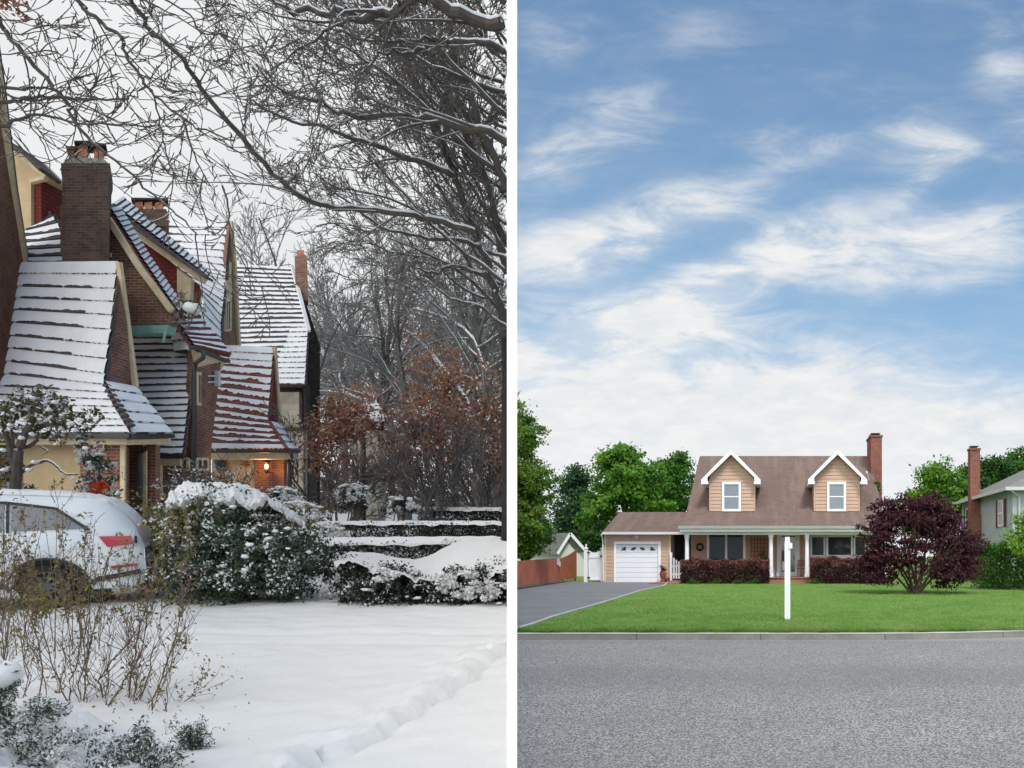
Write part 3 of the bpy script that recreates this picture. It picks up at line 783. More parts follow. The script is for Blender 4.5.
tr = MB(); tr.box(ga-.03, ga+.07, DG-.05, DG-.001, GB, gz); tr.box(gb-.08, gb+.02, DG-.05, DG-.001, GB, gz); part(tr, 'corner_board', 'cream trim', house)
rf = MB(); ge, gr = Z(532, 43.6), Z(512, 48.4)
slab(rf, [(wx(602.5, 43.6), 43.6, ge), (xL-.0, 43.6, ge), (xL-.0, 48.4, gr), (wx(619, 48.4), 48.4, gr)], .08); slab(rf, [(wx(619, 48.4), 48.4, gr), (xL, 48.4, gr), (xL, 53.4, ge), (wx(602.5, 43.6), 53.4, ge)], .08)
part(rf, 'garage_roof', 'shingle', house)
gt = MB(); gt.solid([(wx(602, 43.5), 43.47, ge-.0), (wx(602, 43.5), 43.595, ge-.0), (wx(602, 43.5), 43.595, ge-.13), (wx(602, 43.5), 43.5, ge-.13)], (xL-.02-wx(602, 43.5), 0, 0)); gt.box(ga-.1, xL-.02, 43.6, DG-.025, ge-.14, ge-.09); part(gt, 'garage_gutter', 'white paint', house)
ds = MB(); ds.tube([(ga-.12, 43.6, ge-.15), (ga-.1, 43.85, ge-.35), (ga-.06, 43.9, GB+.1)], .035, 6); part(ds, 'downspout', 'white paint', house)
fr = MB(); w_ = .14; fr.box(d0-.05, d0+w_-.05, DG-.06, DG-.022, GB, dt+.05); fr.box(d1-w_+.05, d1+.05, DG-.06, DG-.022, GB, dt+.05); fr.box(d0+w_-.05, d1-w_+.05, DG-.06, DG-.022, dt-.09, dt+.05); part(fr, 'garage_frame', 'white paint', house)
gd = MB(); zz0 = GB+.02; zz1 = dt-.02; n = 8
for i in range(n):
    a, b_ = zz0+(zz1-zz0)*i/n, zz0+(zz1-zz0)*(i+1)/n
    gd.box(d0+.01, d1-.01, DG+.05, DG+.08, a+.008, b_-.008); 
gd.box(d0+.01, d1-.01, DG+.081, DG+.1, zz0, zz1)
gdo = part(gd, 'garage_door', 'garage white', house)
for xa, xb, fl in ((620.5, 625.8, 0), (630.2, 636.2, 1), (639.6, 645.4, -1), (650.2, 655.6, 2)):
    q = MB(); z0, z1 = Z(550.4, DG), Z(547, DG); A, B_ = wx(xa, DG), wx(xb, DG)
    prof = {0: [(A, z0), (B_, z0), (B_, z1), (B_-.1, z1), (A+.08, z0+.09)], 2: [(A, z0), (B_, z0), (B_-.08, z0+.09), (A+.1, z1), (A, z1)],
            1: [(A, z0+.04), (A+.17, z0), (B_-.04, z0+.07), (B_, z1), (A+.12, z1-.03)], -1: [(B_, z0+.04), (B_-.17, z0), (A+.04, z0+.07), (A, z1), (B_-.12, z1-.03)]}[fl]
    q.solid([(x_, DG+.035, z_) for x_, z_ in prof], (0, .012, 0)); q.build('door_window', 'window glass', gdo)
vb = MB(); vb.box(wx(606, DG), wx(613, DG), DG-.045, DG-.022, GB-.03, GB+.22); part(vb, 'foundation_vent', 'grey stone', house)
lm_ = MB(); lx_ = wx(636.5, DG); lz = Z(536.5, DG); lm_.lathe((lx_, DG-.02, lz+.03), [(.05, 0), (.05, .04)], 10, axis=(0, -1, 0)); lm_.lump((lx_-.07, DG-.13, lz), .08, .08, .09, rough=0); lm_.lump((lx_+.07, DG-.13, lz), .08, .08, .09, rough=0); lm_.lathe((lx_, DG-.12, lz-.13), [(.04, 0), (.09, .05), (.09, .1)], 10); part(lm_, 'garage_light', 'gutter', house, smooth=True)
# breezeway between garage and porch
bz = MB(); bz.box(gb+.001, xL, DG+1.8, DG+1.9, GB, 3.0); part(bz, 'breezeway_shade', 'opening shade', house)  # back of the dark opening, its shade put into a near-black colour
bz = MB(); bz.box(gb+.001, wx(684, DG), DG+.25, DG+1.79, GB-.05, .45); bz.box(gb+.03, wx(683, DG), DG-.3, DG+.245, GB-.05, .32); part(bz, 'side_step', 'paver', house)
# porch gate railing, white
rl = MB(); a, b_ = wx(671.5, 43.9), wx(681.5, 43.9)
for i in range(5):
    x = a+(b_-a)*i/4; rl.box(x-.045, x+.045, 43.86, 43.9, .42, 1.72-.45*(i/4)**.7)
rl.box(a, b_, 43.905, 43.93, .6, .7); rl.box(a, b_, 43.905, 43.93, 1.05, 1.15); rl.box(a-.08, a+.04, 43.8, 43.92, .3, 1.85)
part(rl, 'railing', 'white paint', house)
# wall wreath and trellis on the porch
t_o = MB()
for k in range(24):
    a = k/24*6.283; t_o.lump((wx(700, DW-.08)+.17*math.cos(a), DW-.09, Z(547, DW)+.17*math.sin(a)), .06, .05, .06, rough=.3, seg=5, ring=4)
tag(t_o.build('wreath', 'deep green', org=Vector((wx(700, DW), DW-.08, Z(547, DW)))), 'dark round wreath hanging on the tan porch wall left of the double window', 'wreath')
tr = thing('trellis', (wx(759, DW-.2), DW-.2, .52), 'wooden lattice trellis on the porch wall left of the front door', 'trellis')
q = MB()
for i in range(6): q.box(wx(751, DW)+i*.18, wx(751, DW)+i*.18+.05, DW-.16, DW-.13, .53, 2.75)
for i in range(9): q.box(wx(750.5, DW), wx(768, DW), DW-.19, DW-.163, .8+i*.22, .84+i*.22)
q.build('lattice', 'chair wood', tr)
p, n_ = clumps([(wx(758, DW-.3), DW-.35, 1.0, .45, .12, .55), (wx(764, DW-.3), DW-.3, 1.7, .2, .1, .5, .5)], 40, 16, .14)
q = MB(); q.lathe((wx(758, DW-.3), DW-.4, .522), [(.13, 0), (.19, .3)], 12); pp = thing('potted_plant', (wx(758, DW), DW-.4, .52), 'yellow green potted plant on the porch left of the front door', 'plant')
q.build('pot', 'terracotta', pp); leaves('foliage', 'yellow green', p, .1, pp, n_)
# small things on the porch
c = MB(); X, Y, z0 = wx(801.5, 44.6), 44.6, .52
for sx_ in (-.2, .2):
    for sy_ in (-.2, .2): c.box(X+sx_-.02, X+sx_+.02, Y+sy_-.02, Y+sy_+.02, z0, z0+.42+(.5 if sy_ > 0 else 0))
ct = thing('porch_chair', (X, Y, z0), 'small brown wooden chair on the porch beside the front door', 'chair')
c.build('frame', 'chair wood', ct); c = MB(); c.box(X-.23, X+.23, Y-.23, Y+.23, z0+.42, z0+.46); c.build('seat', 'chair wood', ct)
c = MB()
for k in range(4): c.box(X-.2, X+.2, Y+.19, Y+.21, z0+.55+k*.1, z0+.61+k*.1)
c.build('backrest', 'chair wood', ct)
X = wx(784.2, 45); fg = thing('garden_flag', (X, 45, .52), 'small red and white decoration hanging left of the door glass on the porch', 'decoration')
c = MB(); c.box(X-.1, X+.1, 45.0, 45.015, 1.35, 1.95); c.build('banner', 'red tile', fg); c = MB(); c.box(X-.11, X+.09, 45.0, 45.02, .85, 1.348); c.build('lower_panel', 'white paint', fg)
c = MB(); c.tube([(X-.13, 45.0, .52), (X-.13, 45, 2.0), (X+.12, 45, 2.0)], .012, 5); c.build('stand', 'dark metal', fg)
X = wx(773.5, 44.2); c = MB(); c.lathe((X, 44.2, .522), [(.1, 0), (.12, .1), (.08, .25), (.09, .35), (.05, .42)], 10); c.lathe((X+.22, 44.0, .522), [(.09, 0), (.1, .08), (.06, .25), (.07, .3)], 10)
tag(c.build('lantern', 'gutter', org=Vector((X, 44.2, .52))), 'pale little lantern pair on the porch floor beside the left door column', 'lantern')
X = wx(813.5, 41.6); c = MB(); c.lump((X, 41.6, GB+.14), .2, .18, .2, rough=.12); c.lump((X+.28, 41.5, GB+.08), .12, .1, .1)
tag(c.build('garden_ornament', 'pale concrete', org=Vector((X, 41.6, GB)), smooth=True), 'round pale stone ornament on the lawn right of the porch steps', 'ornament')
# figure-like brown urn by the garage
X, Y = wx(663, 43.4), 43.4; pt = thing('planter', (X, Y, GB+.03), 'tall brown urn with dried plant beside the white garage door', 'planter')
c = MB(); c.lathe((X, Y, GB+.05), [(.14, 0), (.16, .05), (.10, .12), (.14, .25), (.2, .42), (.17, .5), (.19, .54)], 14); c.build('urn', 'terracotta', pt, smooth=True)
p, n_ = clumps([(X, Y, GB+.75, .15, .15, .22)], 12, 14, .1); leaves('foliage', 'barberry leaf', p, .1, pt, n_)
c = MB(); c.lathe((wx(667.5, 43.3), 43.3, GB+.05), [(.1, 0), (.14, .18), (.16, .22)], 10); tag(c.build('flower_pot', 'terracotta', org=Vector((wx(667.5, 43.3), 43.3, GB))), 'small low clay flower pot between urn and side steps', 'pot')
# vine clump on the chimney side
p, n_ = clumps([(wx(874, 47.6), 47.6, Z(489, 47.6), .42, .25, .5), (wx(870, 47.6), 47.6, Z(493, 47.6), .2, .15, .3)], 26, 18, .16); v_ = thing('vine', (wx(874, 48), 48.4, Z(500, 48)), 'bright green vine tuft growing against the tall brick chimney', 'vine')
leaves('foliage', 'hedge green', p, .15, v_, n_); c = MB(); c.tube([(wx(876, 48.4), 48.45, .3), (wx(878, 48.4), 48.4, 3), (wx(875, 48.4), 48.3, Z(489, 48))], .03, 5); c.build('stem', 'trunk bark', v_)

# ------------------------------------------------------------------ front garden things
X, Y = wx(787.4, 18.7), 18.7; g0 = grr(Y)
po = thing('sign_post', (X, Y, g0), 'white square post standing alone in the middle of the front lawn', 'post')
c = MB(); c.box(X-.066, X+.066, Y-.066, Y+.066, g0-.1, Z(542, Y)); c.solid([(X-.055, Y-.055, Z(542, Y)+.0), (X+.055, Y-.055, Z(542, Y)), (X+.055, Y+.055, Z(542, Y)), (X-.055, Y+.055, Z(542, Y))], (0, 0, Z(537, Y)-Z(542, Y))); c.build('post', 'white paint', po)
c = MB(); c.box(X+.066, X+.10, Y-.03, Y+.03, Z(547, Y), Z(543, Y)); c.box(X+.03, X+.115, Y-.09, Y-.067, Z(548.5, Y), Z(543.5, Y)); c.build('bracket', 'white paint', po)

# red fence along the driveway
fx = -11.42
fe = thing('wooden_fence', (fx, 34, .15), 'red brown board fence along the left side of the driveway', 'fence')
def ftop(Y):
    if Y < 43.6: return 1.42+.12*(Y-36)/8
    return 1.54+.5*((Y-43.6)/3.6)**1.5
c = MB(); Y = 33.2
while Y < 47.2:
    y2 = min(Y+.145, 47.3); zt = ftop((Y+y2)/2)
    c.solid([(fx, Y, .32), (fx, y2-.008, .32), (fx, y2-.008, ftop(y2)), (fx, Y, ftop(Y))], (-.03, 0, 0)); Y = y2
c.build('boards', 'fence red', fe)
c = MB()
for yy in (33.2, 36, 38.8, 41.6, 44.4, 47.2): c.box(fx-.13, fx-.032, yy-.05, yy+.05, .1, ftop(yy)-.05)
c.box(fx-.07, fx-.032, 33.2, 47.2, .5, .6); c.box(fx-.07, fx-.032, 33.2, 47.2, 1.15, 1.25)
c.build('posts', 'fence red', fe)
c = MB()
for k in range(7): c.lump((wx(719, 15.5)+rnd.uniform(-.06, .06), 15.47+rnd.uniform(-.02, .05), .125+rnd.uniform(-.06, .012)), .035, .03, .012, seg=6, ring=4, rough=.4)
tag(c.build('fallen_leaves', 'dead leaf', org=Vector((wx(719, 15.5), 15.5, .12))), 'little orange clump of dead leaves stuck on the kerb', 'leaves')
c = MB(); c.box(fx-.04, fx+.04, 33.2, 44.3, .12, .318); tag(c.build('edging_board', 'concrete', org=Vector((fx, 33, .1))), 'low grey kerb board at the foot of the red fence', 'edging')
c = MB(); c.solid([(fx+.045, 33.2, .215), (fx+.5, 33.2, .215), (fx+.2, 44.3, .225), (fx+.045, 44.3, .225)], (0, 0, .012)); tag(c.build('soil_strip', 'soil'), kind='structure')
c = MB(); c.box(fx+.002, fx+.07, 42.9, 43.25, 1.18, 1.55); c.lathe((fx+.09, 43.05, 1.1), [(.07, 0), (.07, .25)], 8)
tag(c.build('meter_box', 'gutter', org=Vector((fx, 43, 1.2))), 'small grey box mounted on the red fence near its high end', 'box')
# white gate
gt = thing('garden_gate', (wx(594, 44.4), 44.4, .2), 'white vinyl gate between red fence and garage', 'gate')
c = MB(); a, b_ = wx(588.5, 44.4), wx(601, 44.4); n = 7
for i in range(n):
    x0 = a+(b_-a)*i/n; u_ = (i+.5)/n*2-1; c.box(x0+.004, x0+(b_-a)/n-.004, 44.4, 44.43, .3, 1.85+.14*u_*u_)
c.box(a, b_, 44.37, 44.399, .32, .42); c.box(a, b_, 44.37, 44.399, 1.55, 1.66); c.build('gate_panel', 'white paint', gt)
for x in (586, 603):
    c = MB(); X = wx(x, 44.4); c.box(X-.1, X+.1, 44.32, 44.52, .15, 2.05); c.box(X-.13, X+.13, 44.29, 44.55, 2.052, 2.1); c.lathe((X, 44.42, 2.1), [(.09, 0), (.03, .08), (.03, .1), (.06, .14), (.05, .19), (.0, .22)], 10); c.build('gate_post', 'white paint', gt)
c = MB(); c.box(wx(587, 44.3), wx(590, 44.3), 44.3, 44.318, 1.8, 1.88); c.box(wx(587, 44.3), wx(590, 44.3), 44.3, 44.318, .42, .5); c.box(wx(600, 44.3), wx(602, 44.3), 44.3, 44.318, 1.6, 1.7); c.build('hinge', 'black plastic', gt)
# pale shed far behind the fence
sh = thing('shed', (wx(560, 60), 60, .2), 'pale outbuilding with grey gable roof behind the red fence', 'shed')
Yf = 58; c = MB(); a, b_, m_ = wx(560, Yf), wx(586, Yf), wx(571.5, Yf)
c.solid([(a+.15, Yf, .1), (b_-.15, Yf, .1), (b_-.15, Yf, Z(550, Yf)), (m_, Yf, Z(534.8, Yf)), (a+.15, Yf, Z(552.5, Yf))], (-5, 1.6, 0)); c.build('wall', 'shed wall', sh)
c = MB(); off = Vector((-5, 1.6, 0)); 
for q in ([(a-.1, Yf-.25, Z(553.5, Yf)), (m_, Yf-.25, Z(533, Yf))], [(m_, Yf-.25, Z(533, Yf)), (b_+.1, Yf-.25, Z(551, Yf))]):
    A, B_ = Vector(q[0]), Vector(q[1]); c.solid([A, B_, B_+off, A+off], (0, 0, -.1))
c.build('roof', 'grey shingle', sh)
c = MB(); c.bar((a-.1, Yf-.3, Z(554, Yf)), (m_, Yf-.3, Z(533.6, Yf)), .05, .2); c.bar((m_, Yf-.3, Z(533.6, Yf)), (b_+.1, Yf-.3, Z(551.6, Yf)), .05, .2); c.build('bargeboard', 'white paint', sh)

# ------------------------------------------------------------------ neighbour's house
nh = thing('neighbour_house', (18, 46, .2), 'two storey grey house with hip roof at the right edge', 'house')
A = 12.85; y0, y1 = 42.3, 53.6; ze = 5.25
c = MB(); c.box(A, 25, y0, y1, .1, ze)
yy = y0
while yy < y1-.2: c.box(A-.02, A-.001, yy, yy+.04, .1, ze-.05); yy += .32
for k in range(30): c.box(A+.1+k*.38, A+.14+k*.38, y0-.02, y0-.001, .1, ze-.05)
c.build('wall', 'grey siding', nh)
c = MB(); e = .45; xa, xb, ya, yb = A-e, 25+e, y0-e, y1+e; rz = 8.6; r1 = (19.0, 47.95, rz); r2 = (19.6, 47.95, rz)
c.face([(xa, ya, ze), (xa, yb, ze), r1][::-1]); c.face([(xa, ya, ze), (xb, ya, ze), r2, r1]); c.face([(xb, ya, ze), (xb, yb, ze), r2]); c.face([(xb, yb, ze), (xa, yb, ze), r1, r2]); c.face([(xa, ya, ze-.06), (xa, yb, ze-.06), (xb, yb, ze-.06), (xb, ya, ze-.06)])
c.build('roof', 'grey shingle', nh)
c = MB(); c.box(xa-.1, xa-.002, ya-.1, yb, ze-.16, ze+.02); c.box(xa, xb, ya-.1, ya-.002, ze-.16, ze+.02); c.build('gutter', 'gutter', nh)
c = MB(); c.tube([(xa+.2, ya-.02, ze-.15), (A+.3, y0-.12, ze-.5), (A+.3, y0-.1, .3)], .05, 6); c.build('downspout', 'gutter', nh)
c = MB(); c.box(A-.66, A-.021, 48.6, 49.4, .1, 4.2); c.box(A-.63, A-.03, 48.8, 49.4, 4.2, Z(450, 48.8)); c.box(A-.68, A+.01, 48.75, 49.45, Z(450, 48.8), Z(448, 48.8)); o = c.build('chimney', 'red brick', nh)
c = MB(); c.box(A-.5, A-.2, 48.9, 49.3, Z(448, 48.8), Z(446.4, 48.8)); c.box(A-.6, A-.1, 48.85, 49.35, Z(446.4, 48.8), Z(445.6, 48.8)); c.build('chimney_cap', 'dark metal', o)
def sidewin(ya, yb, za, zb_, sh_=.42):
    c = MB()
    for q in ((ya, ya+.08), (yb-.08, yb)): c.box(A-.07, A-.021, q[0], q[1], za, zb_)
    for q in ((za, za+.08), (zb_-.08, zb_), ((za+zb_)/2-.03, (za+zb_)/2+.03)): c.box(A-.065, A-.021, ya+.081, yb-.081, q[0], q[1])
    f = c.build('window_frame', 'white paint', nh); c = MB(); c.box(A-.04, A-.022, ya+.07, yb-.07, za+.07, zb_-.07); c.build('pane', 'window glass', f)
    for q in ((ya-sh_-.04, ya-.04), (yb+.04, yb+.04+sh_)):
        c = MB(); c.box(A-.06, A-.021, q[0], q[1], za-.03, zb_+.03); c.build('shutter', 'shutter', nh)
sidewin(43.9, 44.9, 3.3, 4.75); sidewin(43.9, 45.3, 1.2, 2.35); sidewin(51.5, 52.4, 3.3, 4.75, .3)
c = MB(); c.box(A+1.2, A+2.3, y0-.06, y0-.021, 3.3, 4.7); f = c.build('window_frame', 'white paint', nh); c = MB(); c.box(A+1.28, A+2.22, y0-.075, y0-.061, 3.38, 4.62); c.build('pane', 'window glass', f)
COL = WINTER
# ------------------------------------------------------------------ snowy row of brick houses
def lerp(a, b_, t_): return Vector(a).lerp(Vector(b_), t_)
def along(pts, t_):
    L = [0]
    for a, b_ in zip(pts[:-1], pts[1:]): L.append(L[-1]+(b_-a).length)
    s = t_*L[-1]
    for i in range(len(pts)-1):
        if s <= L[i+1]+1e-9: return pts[i].lerp(pts[i+1], (s-L[i])/max(L[i+1]-L[i], 1e-9))
    return pts[-1].copy()
def courses(lp, rp, n, expose=.25, ragged=.12, lift=.05, seg=26, back=.08, mats=('roof snow', 'dark tile'), bare=None):
    """stepped roof courses; lp/rp run from the top to the eave"""
    mb = MB(); lp = [Vector(p) for p in lp]; rp = [Vector(p) for p in rp]
    nrm = (rp[0]-lp[0]).cross(lp[-1]-lp[0]).normalized()
    if nrm.z < 0: nrm = -nrm
    ph = rnd.random()*20
    steps = [i/n+(rnd.random()-.5)*.12/n*(0 < i < n) for i in range(n+1)]
    for i in range(n):
        t0, t1 = steps[i], steps[i+1]
        a0_, a1_, b0_, b1_ = along(lp, t0), along(lp, t1), along(rp, t0), along(rp, t1)
        mb.solid([a0_-nrm*.05, b0_-nrm*.05, b1_-nrm*.012, a1_-nrm*.012], -nrm*back, 1)
        prev = None; wk = 0
        for k in range(seg+1):
            u = k/seg; wk = wk*.72+rnd.gauss(0, .22)
            top = a0_.lerp(b0_, u); bot = a1_.lerp(b1_, u)
            ex = expose*(1+wk)+ragged*max(0, math.sin(u*6+i*1.7+ph))*.35
            if bare: ex *= bare(u, (i+.5)/n)
            ex = min(max(ex, 0.0), .8)
            full = ex < .05
            if full: ex = .02
            mid = top.lerp(bot, 1-ex); sn = .022+.008*wk
            S = mid+nrm*(lift*(1-ex*.5)+sn*.6); S2 = mid+nrm*(lift*(1-ex)*.9)
            if full: S2 = mid+nrm*(lift*.9+sn*.5)
            Bt = bot+nrm*(lift if not full else lift+sn*.4); B2 = bot-nrm*.005
            cur = (top, top.lerp(mid, .35)+nrm*(lift*.35+sn), S, S2, Bt, B2)
            if prev:
                for q in range(5):
                    m = 0 if q < 2 else (1 if not full else (0 if q < 3 else (0 if rnd.random() < .5 else 1)))
                    mb.face([prev[q], prev[q+1], cur[q+1], cur[q]][::-1], m)
            prev = cur
    return mb
def strip(mb, pts, w, off, m=0):
    """flat trim board following pixel-traced points, w wide, pushed by off"""
    pts = [Vector(p) for p in pts]
    for a, b_ in zip(pts[:-1], pts[1:]): mb.bar(a, b_, off, w, m, up=(0, 0, 1) if abs((b_-a).normalized().z) < .9 else (0, 1, 0))
def PP(l, D=None): return [P(*p) if len(p) == 3 else P(p[0], p[1], D) for p in l]
def awin(parent, quad, fw, D=0, bars=1, gm='leaded glass', fm='cream trim', off=(0, -.05, 0)):
    """window in a traced quad TL,TR,BR,BL"""
    q = [Vector(p) for p in quad]; o_ = Vector(off); c = MB()
    for a, b_ in zip(q, q[1:]+q[:1]): c.bar(a+o_*.5, b_+o_*.5, .07, fw)
    for k in range(1, bars+1): c.bar(q[0].lerp(q[1], k/(bars+1))+o_*.5, q[3].lerp(q[2], k/(bars+1))+o_*.5, .05, fw*.6)
    f = c.build('window_frame', fm, parent); c = MB(); c.solid([p+o_*.3 for p in q], o_*.2); c.build('pane', gm, f)
    return f

# --- first house: gable at the left edge, chimney stack, steep snowy wing and brick porch
h1 = thing('brick_house', tuple(P(60, 552, 20)), 'nearest brick house with big chimney and steep snow covered wing, at the left edge', 'house')
c = MB(); c.solid(PP([(-90, -60, 16.5), (-12, 20, 18.3), (-2, 90, 19), (26, 268, 21), (6, 385, 20.6), (-6, 470, 20), (-90, 560, 16.5)]), (-.5, .6, 0)); c.build('gable_wall', 'brick bright', h1)
c = MB(); strip(c, PP([(-10, 20, 18.2), (1, 92, 18.95), (13, 190, 20), (26, 266, 20.95)]), .16, .12); c.build('rake_board', 'cream trim', h1)
c = MB(); strip(c, PP([(-6, 18, 18.4), (4.5, 92, 19.15), (16, 188, 20.2), (28, 264, 21.1)]), .04, .07); c.build('roof_edge', 'dark tile', h1)
c = MB(); c.solid(PP([(4, 148), (20, 150), (46, 176), (31, 180), (31, 236), (20, 240)], 22.2), (0, .8, 0)); c.build('side_gable', 'stucco', h1)
c = MB(); c.solid(PP([(31, 178), (41, 178), (41, 228), (31, 238)], 22.3), (0, .8, 0)); c.build('side_wall', 'tile hung', h1)
c = MB(); c.bar(P(6, 143, 21.8), P(30, 156, 21.9), .9, .1); c.bar(P(30, 156, 21.9), P(50, 176, 22), .9, .1); c.build('gable_roof', 'dark tile', h1)
c = MB(); c.bar(P(20, 155, 22.0), P(47, 177, 22.0), .12, .12); c.bar(P(31, 182, 22.1), P(46, 178, 22.1), .12, .1); c.build('bargeboard', 'cream trim', h1)
c = courses(PP([(40, 204, 24.2), (40, 240, 23.4)]), PP([(63, 204, 24.2), (63, 240, 23.4)]), 4, .3, seg=8); c.build('back_roof', ['roof snow', 'dark tile'], h1)
c = courses(PP([(41, 222, 22.6), (24, 232, 21.9), (22, 264, 20.9)]), PP([(50, 208, 22.8), (62, 230, 21.9), (82, 264, 20.6)]), 7, .28, seg=12); c.build('valley_roof', ['roof snow', 'dark tile'], h1)
# main gable wall behind the chimney
c = MB(); c.solid(PP([(60, 205), (104, 203), (112, 216), (174, 313), (168, 329), (128, 333), (120, 440), (62, 440)], 20.9), (-.3, .5, 0)); c.build('wall', 'brick', h1)
c = MB(); strip(c, PP([(108, 218), (140, 268), (172, 311)], 20.78), .14, .1); c.build('main_rake_board', 'cream trim', h1)
c = courses(PP([(110, 208, 20.9), (142, 259, 20.9), (178, 312, 20.9)]), PP([(119, 206, 22.0), (148, 254, 22.0), (182, 305, 22.0)]), 22, .2, seg=4, back=.1, lift=.03); c.build('main_roof', ['roof snow', 'red tile'], h1)
c = MB(); c.bar(P(106, 256, 20.7), P(111, 300, 20.7), .05, .1); c.bar(P(104, 255, 20.7), P(111, 255, 20.7), .05, .1); c.build('window_trim', 'cream trim', h1)
c = MB(); c.solid(PP([(129, 326), (168, 325), (166, 333), (129, 334)], 20.6), (0, .3, 0)); c.bar(P(167, 326, 20.5), P(163, 342, 20.4), .03, .05); c.build('flashing', 'copper green', h1)
# chimney
D = 20.2; c = MB(); c.solid(PP([(61, 163), (110, 163), (110, 172), (108.5, 178), (109, 264), (62, 264), (62, 178), (61, 172)], D), (-.75, 1.0, 0)); chm = c.build('chimney', 'chimney brick', h1)
c = MB(); c.solid(PP([(63, 163), (108, 163), (103, 158), (68, 158)], D), (-.75, 1.0, 0)); c.build('chimney_crown', 'mortar', chm)
for (xa, xb, ya, ca, cb_, cy) in ((68.5, 74, 150.5, 66, 76, 146), (77.5, 87.5, 145.5, 74, 91, 140.5), (94, 103, 148.5, 92, 106, 143.5)):
    c = MB(); c.solid(PP([(xa, 158.5), (xb, 158.5), (xb, ya), (xa, ya)], D+.15), (-.27, .35, 0)); o = c.build('chimney_pot', 'clay', chm)
    c = MB(); c.solid(PP([(ca, cy+2), (cb_, cy+2), (cb_, cy), (ca, cy)], D+.05), (-.4, .55, 0)); c.bar(P(xa+.8, ya, D+.2), P(xa+.8, cy+1.6, D+.2), .04, .04); c.bar(P(xb-.8, ya, D+.2), P(xb-.8, cy+1.6, D+.2), .04, .04); c.build('pot_cap', 'old wood', o)
# steep snowy wing with swept eave
wl_ = PP([(22, 262, 19.9), (12, 330, 19.3), (4, 382, 18.9), (-18, 408, 18.2), (-60, 434, 17.2)])
wr_ = PP([(118, 261, 19.5), (112, 325, 19.0), (104, 382, 18.6), (114, 406, 17.9), (131, 433, 17.0)])
def bare1(u, v_): return 1.0 if .08 < v_ < .78 and u < (.78-.25*v_+.06*math.sin(v_*30)) and u > .06 else 0.0
c = courses(wl_, wr_, 16, .10, .10, .03, 60, .08, bare=lambda u, v_: 0 if v_ > .75 else bare1(u, v_)*(1.0)); c.build('wing_roof', ['roof snow', 'dark tile'], h1)
hl_ = PP([(104, 380, 18.6), (131, 433.5, 17.0)]); hr_ = PP([(135, 386, 19.5), (172, 433.5, 18.7)])
c = courses(hl_, hr_, 5, .02, .0, .03, 10, .15, bare=lambda u, v_: 0); c.build('hip_roof', ['roof snow', 'dark tile'], h1)
c = MB()
for k in range(9):
    c.lump(P(107+26*k/9, 386+44*k/9, 18.45-.17*k), .09, .09, .05, rough=.2)
c.build('hip_tiles', 'dark tile', h1)
c = MB(); c.solid(PP([(119, 268, 19.45), (131, 330, 19.8), (137, 386, 19.9), (136, 390, 19.9), (103, 384, 18.75), (111, 322, 19.0)]), (-.3, .15, 0)); c.build('wing_gable', 'brick', h1)
c = MB(); strip(c, PP([(119, 262, 19.35), (127, 322, 19.7), (135.5, 387, 19.75)]), .1, .1); c.build('wing_rake_board', 'cream trim', h1)
# porch under the swept eave
c = MB(); c.bar(P(-50, 436, 17.1), P(131, 436, 16.95), .12, .09); c.bar(P(131, 436, 16.95), P(172, 436, 18.7), .12, .09); c.build('gutter', 'dark metal', h1)
c = MB(); c.bar(P(-50, 441, 17.35), P(129, 441, 17.2), .12, .16); c.bar(P(129, 441, 17.2), P(168, 440.5, 18.8), .12, .16); c.build('fascia', 'cream trim', h1)
def pier(x0, x1, D, m, name, y0=444, dep=.4, yb=575):
    c = MB(); c.solid(PP([(x0, y0), (x1, y0), (x1, yb), (x0, yb)], D), (-dep*.5, dep, 0)); return c.build(name, m, h1)
pier(-60, 24, 17.9, 'brick', 'porch_wall'); pier(23.5, 81, 17.8, 'stucco', 'stucco_panel', dep=.5); pier(80, 121, 17.5, 'brick bright', 'porch_pier', dep=.6)
pier(120, 124.6, 17.4, 'cream trim', 'porch_post', dep=.12); pier(124, 147, 18.8, 'opening shade', 'porch_opening_shade', dep=.2); pier(126, 139, 18.4, 'brick', 'inner_pier', dep=.3); pier(142.5, 146, 18.3, 'cream trim', 'porch_post', 441, .12); pier(147, 155.5, 18.5, 'brick bright', 'porch_pier', dep=.4)  # porch opening is a near-black block; its shade is painted
c = MB(); c.tube(PP([(150, 438, 18.2), (149.5, 446, 18.2), (144, 450, 18.2), (139.5, 455, 18.2), (139.5, 500, 18.2)]), .05, 6); c.build('downspout', 'dark metal', h1)

# --- second house: red tile hung gable, window bay
h2 = thing('brick_house', tuple(P(190, 545, 23)), 'second brick house with red tile hung gable and narrow cream window', 'house')
c = MB(); c.solid(PP([(118, 226), (128, 228), (178, 268), (200, 286), (198, 304), (192, 320), (176, 322), (118, 232)], 23.2), (-.3, .5, 0)); c.build('hung_gable', 'tile hung', h2)
c = MB(); c.solid(PP([(177, 268), (191, 279), (190, 300), (177, 300)], 23.05), (0, .14, 0)); c.build('gable_panel', 'cream trim', h2)
c = MB(); strip(c, PP([(118, 220), (160, 250), (205, 281)], 23.0), .17, .12); c.build('bargeboard', 'cream trim', h2)
c = MB(); strip(c, PP([(116, 215), (160, 245), (209, 279)], 22.95), .06, .35); c.build('roof_edge', 'dark tile', h2)
c = courses(PP([(112, 203, 23.2), (160, 240, 23.2), (208, 277, 23.2)]), PP([(122, 196, 24.6), (165, 233, 24.6), (211, 273, 24.6)]), 20, .25, seg=4, back=.1, lift=.03); c.build('gable_roof', ['roof snow', 'dark tile'], h2)
